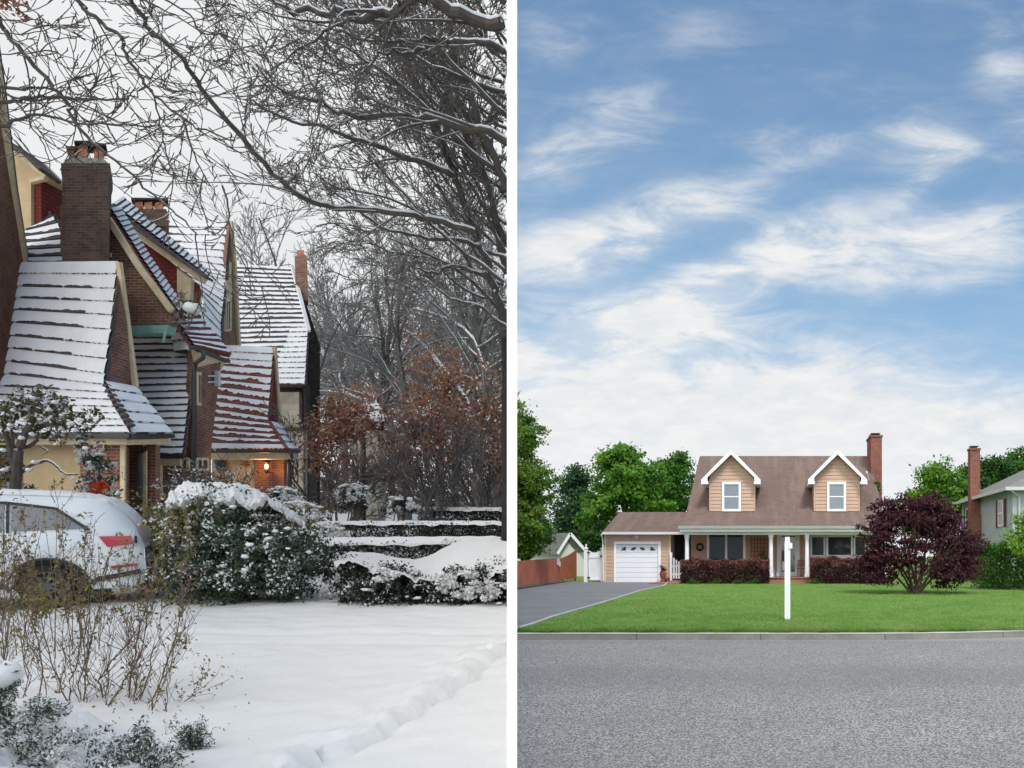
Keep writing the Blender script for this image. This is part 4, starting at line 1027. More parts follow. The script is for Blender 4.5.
# chimney with three pots
c = MB(); c.solid(PP([(130, 215), (169, 215), (169, 226), (131, 226)], 24.5), (-.6, .8, 0)); c.solid(PP([(134, 209), (166, 209), (169, 215), (130, 215)], 24.5), (-.6, .8, 0)); c2 = c.build('chimney', 'chimney brick', h2)
for k, x in enumerate((138.5, 148, 158.5)):
    c = MB(); c.solid(PP([(x-3.7, 210), (x+4.3, 210), (x+4, 201.5), (x-3.5, 202.5)], 24.7), (-.2, .3, 0)); o = c.build('chimney_pot', 'clay', c2)
c = MB(); c.solid(PP([(131, 199.5), (168, 199.5), (168, 198), (131, 197.5)], 24.6), (-.35, .5, 0)); c.build('pot_cap', 'old wood', c2)
# lower roof of the second house
c = courses(PP([(122, 332, 22.2), (124, 392, 21.3), (140, 455, 20.4)]), PP([(196, 332, 22.2), (190, 392, 21.3), (183, 455, 20.4)]), 18, .13, .10, .03, 34); c.build('lower_roof', ['roof snow', 'dark tile'], h2)
c = courses(PP([(174, 314, 22.2), (183, 331, 21.7), (194, 347, 21.0)]), PP([(196, 312, 23.6), (216, 336, 23.2), (231, 355, 22.9)]), 7, .12, .2, .05, 12); c.build('hip_roof', ['roof snow', 'red tile'], h2)
c = courses(PP([(170, 318, 22.2), (171, 330, 22.2), (176, 352, 21.8)]), PP([(178, 310, 22.2), (184, 328, 22.0), (195, 350, 21.1)]), 3, .02, 0, .05, 6, .1, bare=lambda u, v_: 0); c.build('valley_snow', ['roof snow', 'dark tile'], h2)
c = MB(); c.solid(PP([(189, 346, 21.3), (194, 347, 21.2), (194, 500, 21.2), (180, 500, 21.2), (181, 456, 21.2), (185, 400, 21.3)]), (-.3, .5, 0)); c.solid(PP([(194, 348, 21.2), (221, 362, 22.6), (214, 385, 22.6), (211, 452, 22.6), (211, 520, 22.6), (194, 520, 21.2)]), (-.4, .3, 0)); c.build('bay_wall', 'brick', h2)
c = MB(); c.solid(PP([(192, 348, 20.95), (226, 361, 22.9), (221, 371, 22.8), (205, 372, 22.0), (195, 364, 21.1)]), (-.1, .1, 0)); c.build('soffit', 'cream trim', h2)
c = MB(); c.bar(P(191, 347, 20.9), P(228, 361.5, 22.9), .12, .09); c.build('gutter', 'dark metal', h2)
awin(h2, PP([(197, 374, 21.35), (203.5, 374, 21.8), (203.5, 405, 21.8), (197, 404, 21.35)]), .09, bars=1, off=(.03, -.1, 0))
c = MB(); c.solid(PP([(196, 362, 21.3), (204, 364, 21.8), (204, 374, 21.8), (196, 374, 21.3)]), (.02, -.06, 0)); c.build('window_head', 'cream trim', h2)
c = MB(); c.tube(PP([(204, 352, 21.3), (203, 358, 21.1), (196, 363, 20.95), (194, 370, 20.95), (194, 500, 20.95)]), .055, 6); c.build('downspout', 'dark metal', h2)
c = MB(); c.bar(P(207, 376, 21.9), P(217, 376, 22.2), .05, .04); c.bar(P(207, 382, 21.9), P(217, 382, 22.2), .05, .04); c.bar(P(217.5, 371, 22.2), P(217.5, 386, 22.2), .12, .1, up=(0, 1, 0)); c.build('bracket', 'gutter', h2)
c = MB(); c.bar(P(156, 457, 20.35), P(182, 457, 20.5), .12, .08); c.build('lower_gutter', 'dark metal', h2)
c = MB(); c.bar(P(155, 462, 20.6), P(181, 462, 20.7), .1, .17); c.solid(PP([(157, 464), (160, 464), (160, 500), (157, 500)], 20.6), (0, .1, 0)); c.build('fascia', 'cream trim', h2)
c = MB(); c.solid(PP([(157, 464), (183, 464), (183, 520), (157, 520)], 20.8), (0, .4, 0)); c.build('lower_wall', 'brick', h2)
awin(h2, PP([(183, 459, 20.9), (189, 459, 20.9), (189, 470, 20.9), (183, 470, 20.9)]), .07, bars=0); awin(h2, PP([(197, 459, 21.0), (208, 459, 21.6), (208, 470, 21.6), (197, 470, 21.0)]), .07, bars=1)

# --- third house: broad back roof, brown gable end, reddish wing with lit porch
h3 = thing('brick_house', tuple(P(250, 540, 26)), 'third brick house with reddish half bare roof and lit porch', 'house')
c = courses(PP([(136, 221, 28.5), (150, 246, 28.0), (195, 280, 27.2), (205, 300, 26.6), (196, 330, 26.0)]), PP([(230, 221, 28.5), (227, 262, 27.8), (224, 300, 27), (221, 325, 26.5), (222, 345, 26.0)]), 17, .14, .2, .03, 40,
            bare=lambda u, v_: (1.0 if (u < .45 or v_ > .62) and v_ < .75 else (.1 if v_ < .6 else .5))); c.build('main_roof', ['roof snow', 'dark tile'], h3)
c = MB(); c.solid(PP([(230, 222, 28.4), (234, 262, 28.9), (239, 346, 29.2), (216, 346, 26.2), (222, 300, 27.1), (226, 262, 27.7)]), (-.4, .1, 0)); c.build('gable_wall', 'brick', h3)
c = MB(); strip(c, PP([(231, 221, 28.3), (235, 270, 28.7), (239, 346, 29.0)]), .1, .1); strip(c, PP([(229, 262, 28.1), (228.5, 300, 28.0)]), .12, .1); c.build('rake_board', 'cream trim', h3)
awin(h3, PP([(225.5, 283, 27.4), (230, 282, 27.9), (229.5, 330, 27.9), (224.5, 331, 27.3)]), .07, bars=1, off=(.08, -.08, 0))
c = MB(); c.solid(PP([(225.5, 281, 27.3), (230.5, 280, 27.8), (230.5, 302, 27.8), (225.5, 303, 27.3)]), (.05, -.05, 0)); c.build('gable_panel', 'cream trim', h3)
c = courses(PP([(226, 345, 26.4), (218, 372, 25.9), (214, 400, 25.4), (211, 425, 25), (209, 449, 24.4)]), PP([(274, 347, 26.3), (271, 385, 25.6), (268, 420, 25.0), (276, 436, 24.5), (287, 449, 24.1)]), 15, .36, .14, .04, 44, bare=lambda u, v_: (.0 if v_ < .12 or v_ > .95 else (.55 if v_ < .3 else 1.0))); c.build('wing_roof', ['roof snow', 'red tile'], h3)
c = courses(PP([(268, 420, 25.0), (287, 449.5, 24.1)]), PP([(279, 423, 26.0), (298.5, 449.5, 25.6)]), 4, .02, 0, .05, 5, .12, bare=lambda u, v_: 0); c.build('hip_roof', ['roof snow', 'red tile'], h3)
c = MB(); strip(c, PP([(268.5, 420, 24.9), (287, 448.5, 24.0)]), .05, .08); c.build('hip_tiles', 'red tile', h3)
c = MB(); c.solid(PP([(274.5, 352, 26.3), (277, 380, 26.5), (279.5, 424, 26.6), (268, 421, 25.2), (271, 385, 25.8)]), (-.4, .1, 0)); c.build('wing_gable', 'tile hung', h3)
c = MB(); strip(c, PP([(274.5, 347, 26.2), (277, 385, 26.4), (279.5, 424, 26.5)]), .1, .1); c.build('wing_rake_board', 'cream trim', h3)
c = MB(); c.bar(P(208, 451.5, 24.2), P(288, 451.5, 24), .12, .08); c.bar(P(288, 451.5, 24), P(298.5, 451.5, 25.5), .12, .08); c.build('gutter', 'dark metal', h3)
c = MB(); c.bar(P(209, 456, 24.5), P(287, 456, 24.3), .12, .2); c.bar(P(287, 456, 24.3), P(295, 456, 25.3), .12, .18); c.build('fascia', 'cream trim', h3)
c = MB(); c.solid(PP([(212, 459), (256, 459), (256, 545), (212, 545)], 25.0), (0, .4, 0)); c.build('stucco_wall', 'stucco', h3)
c = MB(); c.solid(PP([(213, 460), (224, 460), (224, 470), (213, 470)], 24.9), (0, .09, 0)); c.build('dark_window', 'leaded glass', h3)
c = MB(); c.solid(PP([(255, 459), (284, 459), (284, 545), (255, 545)], 24.9), (0, .4, 0)); c.build('porch_wall', 'brick bright', h3)
c = MB(); c.solid(PP([(284, 459), (291, 459), (291, 545), (284, 545)], 25.1), (-.75, 1.2, 0)); c.build('porch_opening_shade', 'opening shade', h3)  # dark block filling the opening, shade put into its colour
c = MB(); c.tube(PP([(291, 453, 24.0), (292, 458, 24.0), (289, 463, 24.2), (288.5, 500, 24.2)]), .05, 6); c.build('downspout', 'dark metal', h3)
lp = MB(); q = P(266.5, 467, 24.55); lp.lathe(q+Vector((0, 0, -.2)), [(.03, 0), (.09, .1), (.03, .12)], 8); lp.bar(q+Vector((0, .0, -.15)), q+Vector((0, .33, -.15)), .03, .03)
lo = lp.build('wall_lantern', 'dark metal', h3); lp = MB(); lp.lathe(q+Vector((0, 0, .13)), [(.12, 0), (.02, .12)], 8); lp.build('lantern_cap', 'dark metal', lo); lp = MB(); lp.lump(q+Vector((0, 0, .02)), .055, .055, .075, rough=0); lp.build('bulb', 'lamp glow', lo)
ll = bpy.data.objects.new('lantern_light', bpy.data.lights.new('lantern_light', 'POINT')); COL.objects.link(ll); ll.location = q+Vector((0, -.14, .0)); ll.data.energy = 24; ll.data.color = (1, .5, .18); ll.data.shadow_soft_size = .08

# --- fourth house, far
h4 = thing('brick_house', tuple(P(285, 530, 32)), 'farthest brick house with snow striped roof and pale stone wall', 'house')
c = courses(PP([(232, 264, 36), (236, 345, 33.8), (240, 384, 32.8)]), PP([(292, 267, 36), (301, 300, 35), (308, 332, 34), (305, 384, 32.6)]), 25, .20, .12, .045, 40, bare=lambda u, v_: (.0 if (v_ > .5 and u > .68-.1*math.sin(v_*9)) or v_ > .95 else 1.0)); c.build('roof', ['roof snow', 'dark tile'], h4)
c = MB(); c.solid(PP([(291, 268, 35.9), (300, 285, 36.5), (320, 345, 36.8), (320, 520, 36.6), (305, 520, 33), (305, 384, 33), (308.5, 332, 34.1)]), (-.3, .3, 0)); c.build('gable_wall', 'old wood', h4)
c = MB(); strip(c, PP([(292, 266, 35.8), (301, 300, 34.9), (309, 331, 33.9)]), .12, .12); c.build('snowy_verge', 'roof snow', h4)
c = MB(); c.solid(PP([(294.5, 256), (307, 256), (308, 300), (296, 300)], 35.2), (-.45, .8, 0)); o = c.build('chimney', 'brick', h4)
c = MB(); c.solid(PP([(296.5, 256), (304.5, 256), (304, 250), (297.5, 250)], 35.4), (-.2, .35, 0)); c.build('chimney_pot', 'clay', o)
c = MB(); c.solid(PP([(277, 392), (299, 392), (299, 428), (277, 428)], 33.0), (0, .3, 0)); c.solid(PP([(277, 431), (303, 431), (303, 545), (277, 545)], 32.9), (0, .3, 0)); c.build('stone_wall', 'stone', h4)
c = MB(); c.solid(PP([(275, 384), (306, 384), (306, 545), (275, 545)], 33.35), (0, .3, 0)); c.bar(P(276, 429, 32.8), P(304, 429, 32.8), .2, .12); c.bar(P(277, 386, 32.8), P(305, 386, 32.8), .3, .12); c.build('timber_frame', 'old wood', h4)
# far pale stone house behind the rust coloured shrubs
h5 = thing('stone_house', tuple(P(380, 520, 42)), 'pale stone gatehouse half hidden behind the rust coloured leaves', 'house')
c = MB(); c.solid(PP([(352, 430), (360, 430), (360, 520), (352, 520)], 40), (0, .6, 0)); c.solid(PP([(366, 420), (378, 420), (378, 520), (366, 520)], 40), (0, .8, 0)); c.solid(PP([(352, 418), (378, 418), (378, 430), (352, 430)], 40), (0, .6, 0)); c.build('wall', 'stone', h5)
c = MB(); c.solid(PP([(360.2, 430.2), (365.8, 430.2), (365.8, 520), (360.2, 520)], 40.3), (0, .3, 0)); c.build('doorway_shade', 'opening shade', h5)  # gatehouse entrance filled by a slab of painted shade
c = MB(); c.solid(PP([(346, 418, 39.6), (384, 418, 39.6), (378, 403, 41), (354, 403, 41)]), (0, .1, -.15)); c.build('roof', 'roof snow', h5)

# ------------------------------------------------------------------ white car, tail towards the right
psi = R(31); cd = 11.7
O_ = Vector((wx(48, cd), cd, 0)); O_.z = gl(cd)+.0
fw = Vector((-math.cos(psi), -math.sin(psi), -math.sin(psi)*.0875)).normalized(); lf = Vector((-math.sin(psi), math.cos(psi), .0875*math.cos(psi)))
lf = (lf-fw*lf.dot(fw)).normalized(); upv = lf.cross(fw)
if upv.z < 0: upv = -upv
def C(s, l, h): return O_+fw*(s*1.18 if s < 0 else s)+lf*l+upv*h      # s forward of the rear wheel, l away from the viewer, h up
car = thing('parked_car', tuple(O_), 'white snow dusted sport utility car parked behind the bare shrub', 'car')
W = 1.82
# stations: s, belt height, roof height, half width inset at belt, inset at roof
def prof(s):
    """(low, belt, roof) heights at s"""
    pts = [(-.98, .46, .86, .86), (-.955, .34, .98, 1.0), (-.90, .28, 1.10, 1.17), (-.78, .26, 1.13, 1.38), (-.62, .26, 1.12, 1.57), (-.42, .26, 1.11, 1.64), (.1, .26, 1.10, 1.67), (.8, .26, 1.08, 1.70), (1.5, .26, 1.06, 1.69),
           (2.0, .26, 1.04, 1.58), (2.45, .26, 1.02, 1.30), (2.85, .26, 1.0, 1.02), (3.3, .28, .93, .94), (3.55, .34, .8, .81), (3.66, .45, .66, .67)]
    for a, b_ in zip(pts[:-1], pts[1:]):
        if a[0] <= s <= b_[0]:
            f = (s-a[0])/(b_[0]-a[0]); return [a[i]+(b_[i]-a[i])*f for i in (1, 2, 3)]
    return pts[-1][1:]
def plan(s):
    if s < -.6: return .10*((-.6-s)/.38)**1.6
    if s > 3.0: return .2*((s-3.0)/.66)**2
    return 0
st = [-.98, -.965, -.94, -.9, -.86, -.78, -.70, -.6, -.52, -.44, -.36, -.28, -.2, -.1, 0, .1, .2, .3, .4, .5, .8, 1.1, 1.5, 2.0, 2.2, 2.3, 2.45, 2.6, 2.7, 2.85, 3.0, 3.1, 3.3, 3.45, 3.55, 3.66]
def ring(s):
    lo, be, ro = prof(s); pi_ = plan(s)
    for wc in (0, 2.75):
        if abs(s-wc) < .40: lo = max(lo, .33+math.sqrt(max(.40**2-(s-wc)**2, 0)))
    lo = min(lo, be-.04); w0 = W; out = []
    hs = [(lo, .04), (lo+.06, .01), (lo+(be-lo)*.35, 0), (lo+(be-lo)*.6, -.0), (lo+(be-lo)*.85, .015), (be, .04)]
    gh = ro-be
    hs += [(be+gh*.2, .07), (be+gh*.5, .13), (be+gh*.82, .20), (be+gh*.95, .27), (be+gh*1.0, .42)]
    a = [(pi_+ins, h) for h, ins in hs]
    return [C(s, l, h) for l, h in a]+[C(s, W-l, h) for l, h in a[::-1]]
c = MB(); rs_ = [c.vs(ring(s)) for s in st]; m_ = 22
for a, b_ in zip(rs_[:-1], rs_[1:]):
    for k in range(m_-1): c.f.append((a+k, a+k+1, b_+k+1, b_+k)); c.m.append(0)
c.f.append(tuple(rs_[0]+k for k in range(m_))); c.m.append(0); c.f.append(tuple(rs_[-1]+k for k in range(m_-1, -1, -1))); c.m.append(0)
c.build('body', 'car paint', car, smooth=True)
c = MB(); c.solid([C(-.85, .12, .3), C(3.4, .12, .3), C(3.4, .12, .9), C(-.85, .12, .9)], lf*(W-.24)); c.build('underbody', 'black plastic', car)
def cl(s, h):   # point on the near side skin
    lo, be, ro = prof(s); gh = max(ro-be, .01); f = (h-be)/gh
    ins = np.interp((h-lo)/(be-lo), [0, .1, .35, .6, .85, 1], [.04, .01, 0, 0, .015, .04]) if f < 0 else np.interp(f, [0, .2, .5, .82, .95, 1], [.04, .07, .13, .2, .27, .42])
    return C(s, plan(s)+ins-.018, h)
def cquad(pts, mat, name, par=car, th=.02, ex=0):
    c = MB(); c.solid([cl(*p)-lf*ex for p in pts], lf*th); return c.build(name, mat, par)
cquad([(.02, 1.15), (.14, 1.42), (.28, 1.52), (.36, 1.54), (.36, 1.13)][::-1] if 0 else [(-.42, 1.17), (-.12, 1.45), (.34, 1.54), (.34, 1.15)], 'car glass', 'quarter_window')
cquad([(.42, 1.15), (.42, 1.54), (1.02, 1.55), (1.02, 1.14)], 'car glass', 'rear_door_window'); cquad([(1.1, 1.14), (1.1, 1.55), (1.75, 1.5), (2.2, 1.12)], 'car glass', 'front_door_window')
c = MB()
for a, b_ in (((-.44, 1.15), (-.12, 1.47)), ((-.12, 1.47), (.4, 1.56)), ((.4, 1.56), (1.75, 1.53)), ((.38, 1.13), (.38, 1.56)), ((1.06, 1.12), (1.06, 1.56))): c.bar(cl(*a), cl(*b_), .03, .035)
c.build('window_trim', 'black plastic', car)
cquad([(-.87, .92), (-.62, .89), (-.54, 1.05), (-.85, 1.045)], 'tail light', 'tail_light', th=.05, ex=.03)
cquad([(-.90, .585), (-.64, .56), (-.64, .60), (-.90, .625)], 'reflector', 'rear_reflector', th=.04, ex=.015)
c = MB(); c.solid([C(-.992, .5, .62), C(-.992, 1.3, .62), C(-.992, 1.3, .75), C(-.992, .5, .75)], fw*.02); c.build('number_plate', 'gutter', car)
for a, b_ in (((-.55, .47), (-.72, 1.1)), ((1.06, .35), (1.06, 1.1)), ((.42, .9), (.42, 1.1)), ((-.5, .45), (-.95, .47))):
    c = MB(); c.bar(cl(*a), cl(*b_), .008, .012); c.build('panel_gap', 'black plastic', car)
for a, b_ in (((-.93, .50), (-.47, .40)), ((-.47, .40), (-.44, .34)), ((.45, .36), (2.3, .36))): c = MB(); c.bar(cl(*a)-lf*.01, cl(*b_)-lf*.01, .03, .07); c.build('lower_trim', 'black plastic', car)
for a, b_ in (((-.90, .93), (-.90, 1.04)),): c = MB(); c.bar(cl(*a)-lf*.02, cl(*b_)-lf*.02, .02, .03); c.build('lamp_surround', 'black plastic', car)
c = MB(); c.bar(C(-.66, 1.0, 1.72), C(-.62, 1.0, 1.66), .12, .02); c.build('roof_spoiler', 'car paint', car)
c = MB(); c.bar(cl(.6, .98)-lf*.02, cl(.82, .985)-lf*.02, .03, .03); c.build('door_handle', 'car paint', car)
c = MB()
for k in range(12):
    a0_, a1_ = math.pi*k/12, math.pi*(k+1)/12
    c.bar(C(.42*math.cos(a0_), .02, .33+.41*math.sin(a0_)), C(.42*math.cos(a1_), .02, .33+.41*math.sin(a1_)), .04, .03)
c.build('wheel_arch', 'black plastic', car)
c = MB(); c.lathe(C(-.3, .4, .2), [(.16, 0), (.18, .05), (.17, .3)], 10, axis=tuple(-fw)); c.build('exhaust', 'black plastic', car)
for s_ in (0, 2.75):
    for l_, sg in ((.03, -1), (W-.03, 1)):
        c = MB(); ax = lf*sg; c.lathe(C(s_, l_, .33)-ax*.2, [(.2, 0), (.32, .0), (.335, .03), (.335, .17), (.315, .2), (.23, .205), (.22, .16), (.05, .15)], 30, axis=tuple(ax)); wo = c.build('wheel', 'tyre', car, smooth=False)
        c = MB(); cc = C(s_, l_, .33)-ax*.03; c.lathe(cc, [(.06, 0), (.06, .03)], 14, axis=tuple(ax))
        for k in range(7):
            a = k*6.283/7; d = fw*math.cos(a)+upv*math.sin(a); c.bar(cc+d*.04+ax*.015, cc+d*.225+ax*.01, .035, .03, up=tuple(ax))
        for k in range(20):
            a, a2 = k*.31416, (k+1)*.31416; c.bar(cc+(fw*math.cos(a)+upv*math.sin(a))*.225, cc+(fw*math.cos(a2)+upv*math.sin(a2))*.225, .04, .02, up=tuple(ax))
        c.build('rim', 'alloy', wo)
c = MB()
def sf(u, v_):
    s = -.40+2.2*u; l = .34+(W-.68)*v_; lo, be, ro = prof(s); e = min(u, 1-u, v_, 1-v_)*8
    return C(s, l, ro-.01+.07*min(1, e)**.5+.01*math.sin(u*40)*math.sin(v_*9))
c.grid(sf, 50, 16); c.build('snow_cover', 'snow', car, smooth=True)
c = MB()
def sg(u, v_):
    s = -.38-.52*u; l = .36+(W-.72)*v_+.05*math.sin(u*9)*(.5-v_); lo, be, ro = prof(s); e = min(1-u, v_, 1-v_)*7
    return C(s, l, ro-.012+.045*min(1, max(e, 0))**.5*(.75+.25*math.sin(u*23)*math.sin(v_*17)))
c.grid(sg, 24, 30)
c.build('snow_clumps', 'snow', car, smooth=True)
# ------------------------------------------------------------------ winter planting
COL = WINTER
def bush(name, label, cat, blobs, mats, ncl, per, rad, size, snowf, snowlumps, D, clip=leftclip, group=None, stems=6, base=None, aspect=.6, snow_r=.16, shell=.5):
    b0 = blobs[0]
    base = base or (b0[0], b0[1], gl(b0[1]))
    t_ = thing(name, base, label, cat, group)
    p, n_ = clumps(blobs, ncl, per, rad, clip=clip, shell=shell)
    top = max(bl[2]+bl[5] for bl in blobs); bot = min(bl[2]-bl[5] for bl in blobs)
    hh = (p[:, 2]-bot)/(top-bot)
    pat = np.sin(p[:, 0]*9+p[:, 2]*4)+np.sin(p[:, 0]*21+p[:, 1]*7)+np.sin(p[:, 2]*17-p[:, 0]*6)
    mi = (rng.random(len(p)) < snowf*(.45+.8*hh)*(n_[:, 2] > .0)*(pat > -.3)*1.7).astype(int)
    leaves('foliage', [mats, 'snow leaf'], p, size, t_, n_, mi, aspect)
    # snow pillows resting on the upper surface
    if snowlumps:
        c = MB(); k = 0
        while k < snowlumps:
            bl = blobs[rnd.randrange(len(blobs))]; a = rnd.random()*6.283; e = rnd.random()**.5*.8
            q = Vector((bl[0]+bl[3]*e*math.cos(a), bl[1]+bl[4]*e*math.sin(a), bl[2]+bl[5]*math.sqrt(1-e*e)*1.0))
            if any(((q.x-b[0])/b[3])**2+((q.y-b[1])/b[4])**2+((q.z-b[2])/b[5])**2 < .8 for b in blobs if b is not bl) or (clip and not clip(np.array([q]))[0]):
                k += .2; continue
            s = snow_r*(.5+.9*rnd.random()); c.lump(q, s*1.3, s*1.3, s*.42, seg=9, ring=6, rough=.25); k += 1
        c.build('snow_cap', 'snow', t_, smooth=True)
    c = MB()
    for k in range(stems):
        bl = blobs[k % len(blobs)]; c.tube([Vector(base)+Vector((rnd.uniform(-.1, .1), rnd.uniform(-.1, .1), -.05)), (bl[0]+rnd.uniform(-.4, .4)*bl[3], bl[1], (bl[2]+base[2])/2), (bl[0]+rnd.uniform(-.6, .6)*bl[3], bl[1], bl[2]+.5*bl[5])], [.03, .022, .01], 5)
    c.build('stems', 'shrub stem', t_)
    return t_
def BL(x0, x1, y0, y1, D, dy, w=1.0):
    """ellipsoid from its picture-plane extent"""
    return (wx((x0+x1)/2, D), D, wz((y0+y1)/2, D), (x1-x0)/2*D/F, dy, (y1-y0)/2*D/F, w)
Dg = lambda y: 1.79*800/(y-487)
D = 12.6
bush('snowy_shrub', 'large round evergreen bush capped with snow right of the white car', 'shrub',
     [BL(165, 315, 508, 612, D, .9), BL(168, 275, 484, 560, D, .8), BL(215, 320, 505, 600, D, .8), BL(160, 230, 540, 612, D-.1, .6, .7), BL(255, 318, 545, 606, D-.2, .6, .7)], 'evergreen snow leaf', 720, 44, .13, .055, .30, 0, D, base=(wx(240, D), D, gl(D)))
# draped snow on that bush: overlapping pillows along its top outline
def at_(l, u):
    i = min(int(u*(len(l)-1)), len(l)-2); f = u*(len(l)-1)-i
    return (l[i][0]+(l[i+1][0]-l[i][0])*f, l[i][1]+(l[i+1][1]-l[i][1])*f)
def wob(l, j=0): return sum(math.sin(l*f+p+j)*a for f, p, a in ((9.1, 0, .4), (23.3, 1, .3), (51.7, 2, .22), (113, 4, .15)))
def drape(c, top, bot, D0, D1, amp, nu=110, nv=16, rag=5):
    """snow sheet lying over a bush from its crest down towards the viewer, ragged lower edge"""
    def f(u, v_):
        a = at_(top, u); b_ = at_(bot, u); y1 = b_[1]+rag*wob(u*1.0, 3)+rag*.5*wob(u*3, 1)
        x = a[0]+(b_[0]-a[0])*v_; y = a[1]+(y1-a[1])*v_; Dd = D0+(D1-D0)*v_**.8
        p = P(x, y, Dd); k = amp*(wob(u*1.3+v_*.6, 5)+.6*wob(v_*1.7-u*.5, 2))*min(1, (1-v_)*5+.2)
        return p+Vector((0, -.5*k, .7*k))
    c.grid(f, nu, nv)
    def g(u, v_):
        p = f(u, 1); return p+Vector((0, .10*v_, -.05*v_))
    c.grid(g, nu, 2)
c = MB()
drape(c, [(166, 502), (172, 492), (184, 485), (200, 482), (220, 481), (242, 484), (258, 490), (270, 498), (280, 506)], [(166, 508), (174, 507), (188, 501), (204, 497), (222, 497), (238, 501), (254, 504), (268, 505), (280, 509)], D+.5, D-.6, .07, rag=7)
drape(c, [(268, 499), (282, 504), (296, 513), (306, 524)], [(268, 504), (282, 511), (296, 519), (306, 529)], D+.4, D-.3, .05, 60, 8, rag=5)
for k in range(30):
    x = rnd.uniform(170, 312); y0_ = 496+max(0, x-230)*.42; y = y0_+rnd.random()**2*95; s = rnd.uniform(.8, 2.8)**1.2*D/F; c.lump(P(x, y, D-.80+.3*abs(x-240)/70+rnd.uniform(-.05, .12)), s*1.4, s, s*.6, seg=6, ring=4, rough=.5)
bs = bpy.data.objects['snowy_shrub']; c.build('snow_cap', 'snow', bs, smooth=True)
# dark twiggy shrub behind it
D = 15.5
t_ = thing('twiggy_shrub', tuple(P(215, 530, D)), 'wide low twiggy shrub dusted with snow behind the round evergreen bush', 'shrub')
c = MB(); o = dict(OPT, bend=.22, kids=[0, 4, 5], ang=40, shrink=.5, rmin=.005, rbig=.0, grav=.02)
for k in range(34):
    a = rnd.uniform(-1, 1); grow(c, P(215+rnd.uniform(-14, 14), 530, D+rnd.uniform(-.3, .3)), (a*1.3, rnd.uniform(-.4, .4), 1.05), 1.05+.25*rnd.random(), .014, 2, o)
c.build('branches', ['limb', 'limb'], t_)
p, n_ = clumps([BL(150, 262, 466, 500, D, .5)], 60, 12, .12); leaves('foliage', ['yew leaf', 'snow leaf'], p, .05, t_, n_, (rng.random(len(p)) < .45).astype(int))
# hedges
def hedge(name, label, pts, h, wd, snow_t, mats='yew leaf', n=9000, size=.05, snowf=.2, cap=True):
    """pts: two ground ends (x px, D); h in metres"""
    (xa, Da), (xb, Db) = pts; A = Vector((wx(xa, Da), Da, gl(Da))); B_ = Vector((wx(xb, Db), Db, gl(Db)))
    t_ = thing(name, tuple((A+B_)/2), label, 'hedge'); d = (B_-A); dn = d.normalized(); sd_ = Vector((dn.y, -dn.x, 0)); 
    if sd_.y > 0: sd_ = -sd_
    q = boxpts(0, 1, 0, 1, 0, 1, n, .0)
    wv = .03*np.sin(q[:, 0]*d.length*2.3)+.03*np.sin(q[:, 0]*d.length*6.1+q[:, 2]*4)
    pp = np.array(A)+q[:, :1]*np.array(d)+ (wv+ -wd/2*(2*(1-q[:, 1])-1)*-1)[:, None]*np.array(sd_)*1.0+np.array([0, 0, 1])*(q[:, 2]*h)[:, None]
    pp += rng.normal(size=pp.shape)*.025
    pp = pp[leftclip(pp)]; mi = (rng.random(len(pp)) < snowf).astype(int)
    leaves('foliage', [mats, 'snow leaf'], pp, size, t_, None, mi)
    if cap:
        c = MB()
        def f(u, v_):
            e = min(1, min(v_, 1-v_)*5)**.5*min(1, min(u, 1-u)*14+.15)**.5
            p_ = A+d*u+sd_*(wd*1.1*(v_-.5)); return p_+Vector((0, 0, h-.02+snow_t*e+.008*math.sin(u*d.length*5)*math.sin(v_*4)+.006*math.sin(u*d.length*13)))
        c.grid(f, 90, 10)
        def f2(u, v_):
            p_ = f(u, 1); w_ = max(0, math.sin(u*d.length*4.2)+math.sin(u*d.length*9.7+1))*.022
            return p_+Vector((0, 0, -(.02+w_)*v_))
        c.grid(f2, 90, 2); c.build('snow_cap', 'snow', t_, smooth=True)
    return t_
hedge('clipped_hedge', 'middle clipped hedge with thick flat snow top behind the front snowy bushes', [(318, 16.4), (508, 16.9)], .62, .8, .15, n=15000, size=.055)
hedge('clipped_hedge', 'long dark clipped hedge, second from the back, thin snow line on top', [(318, 22.5), (508.3, 22.8)], .74, .8, .10, n=15000, size=.06, snowf=.07)
hedge('clipped_hedge', 'low grey hedge farthest back in front of the dark tree trunks', [(425, 29), (508.3, 28.5)], .95, .9, .12, n=8000, size=.08, snowf=.12, mats='yew leaf')
# front snowy bushes at right: low spreading yew under a heavy snow quilt
D = 12.6
fb_ = bush('spreading_yew', 'low spreading yew under a thick snow quilt beside the white wall', 'shrub',
     [BL(340, 410, 562, 616, D, .6), BL(370, 440, 568, 620, D-.1, .5), BL(425, 500, 568, 620, D-.1, .55), BL(470, 530, 560, 615, D, .6), BL(326, 360, 556, 592, D+.5, .5, .6)], 'yew leaf', 800, 48, .10, .045, .20, 0, D, base=(wx(425, D), D, gl(D)))
p, n_ = clumps([BL(425, 512, 572, 598, D-.62, .12), BL(470, 510, 585, 612, D-.62, .1, .6), BL(345, 430, 568, 580, D-.6, .1, .3)], 34, 60, .055, shell=.3, clip=leftclip); leaves('snow_clusters', 'snow leaf', p, .05, fb_, n_, None, .8)
c = MB()
top_l = [(332, 559), (350, 552), (370, 552), (390, 556), (415, 560), (435, 553), (455, 542), (470, 538), (490, 539), (509, 541)]
bot_l = [(334, 563), (350, 561), (370, 568), (390, 571), (412, 577), (432, 581), (450, 577), (470, 573), (490, 572), (509, 568)]
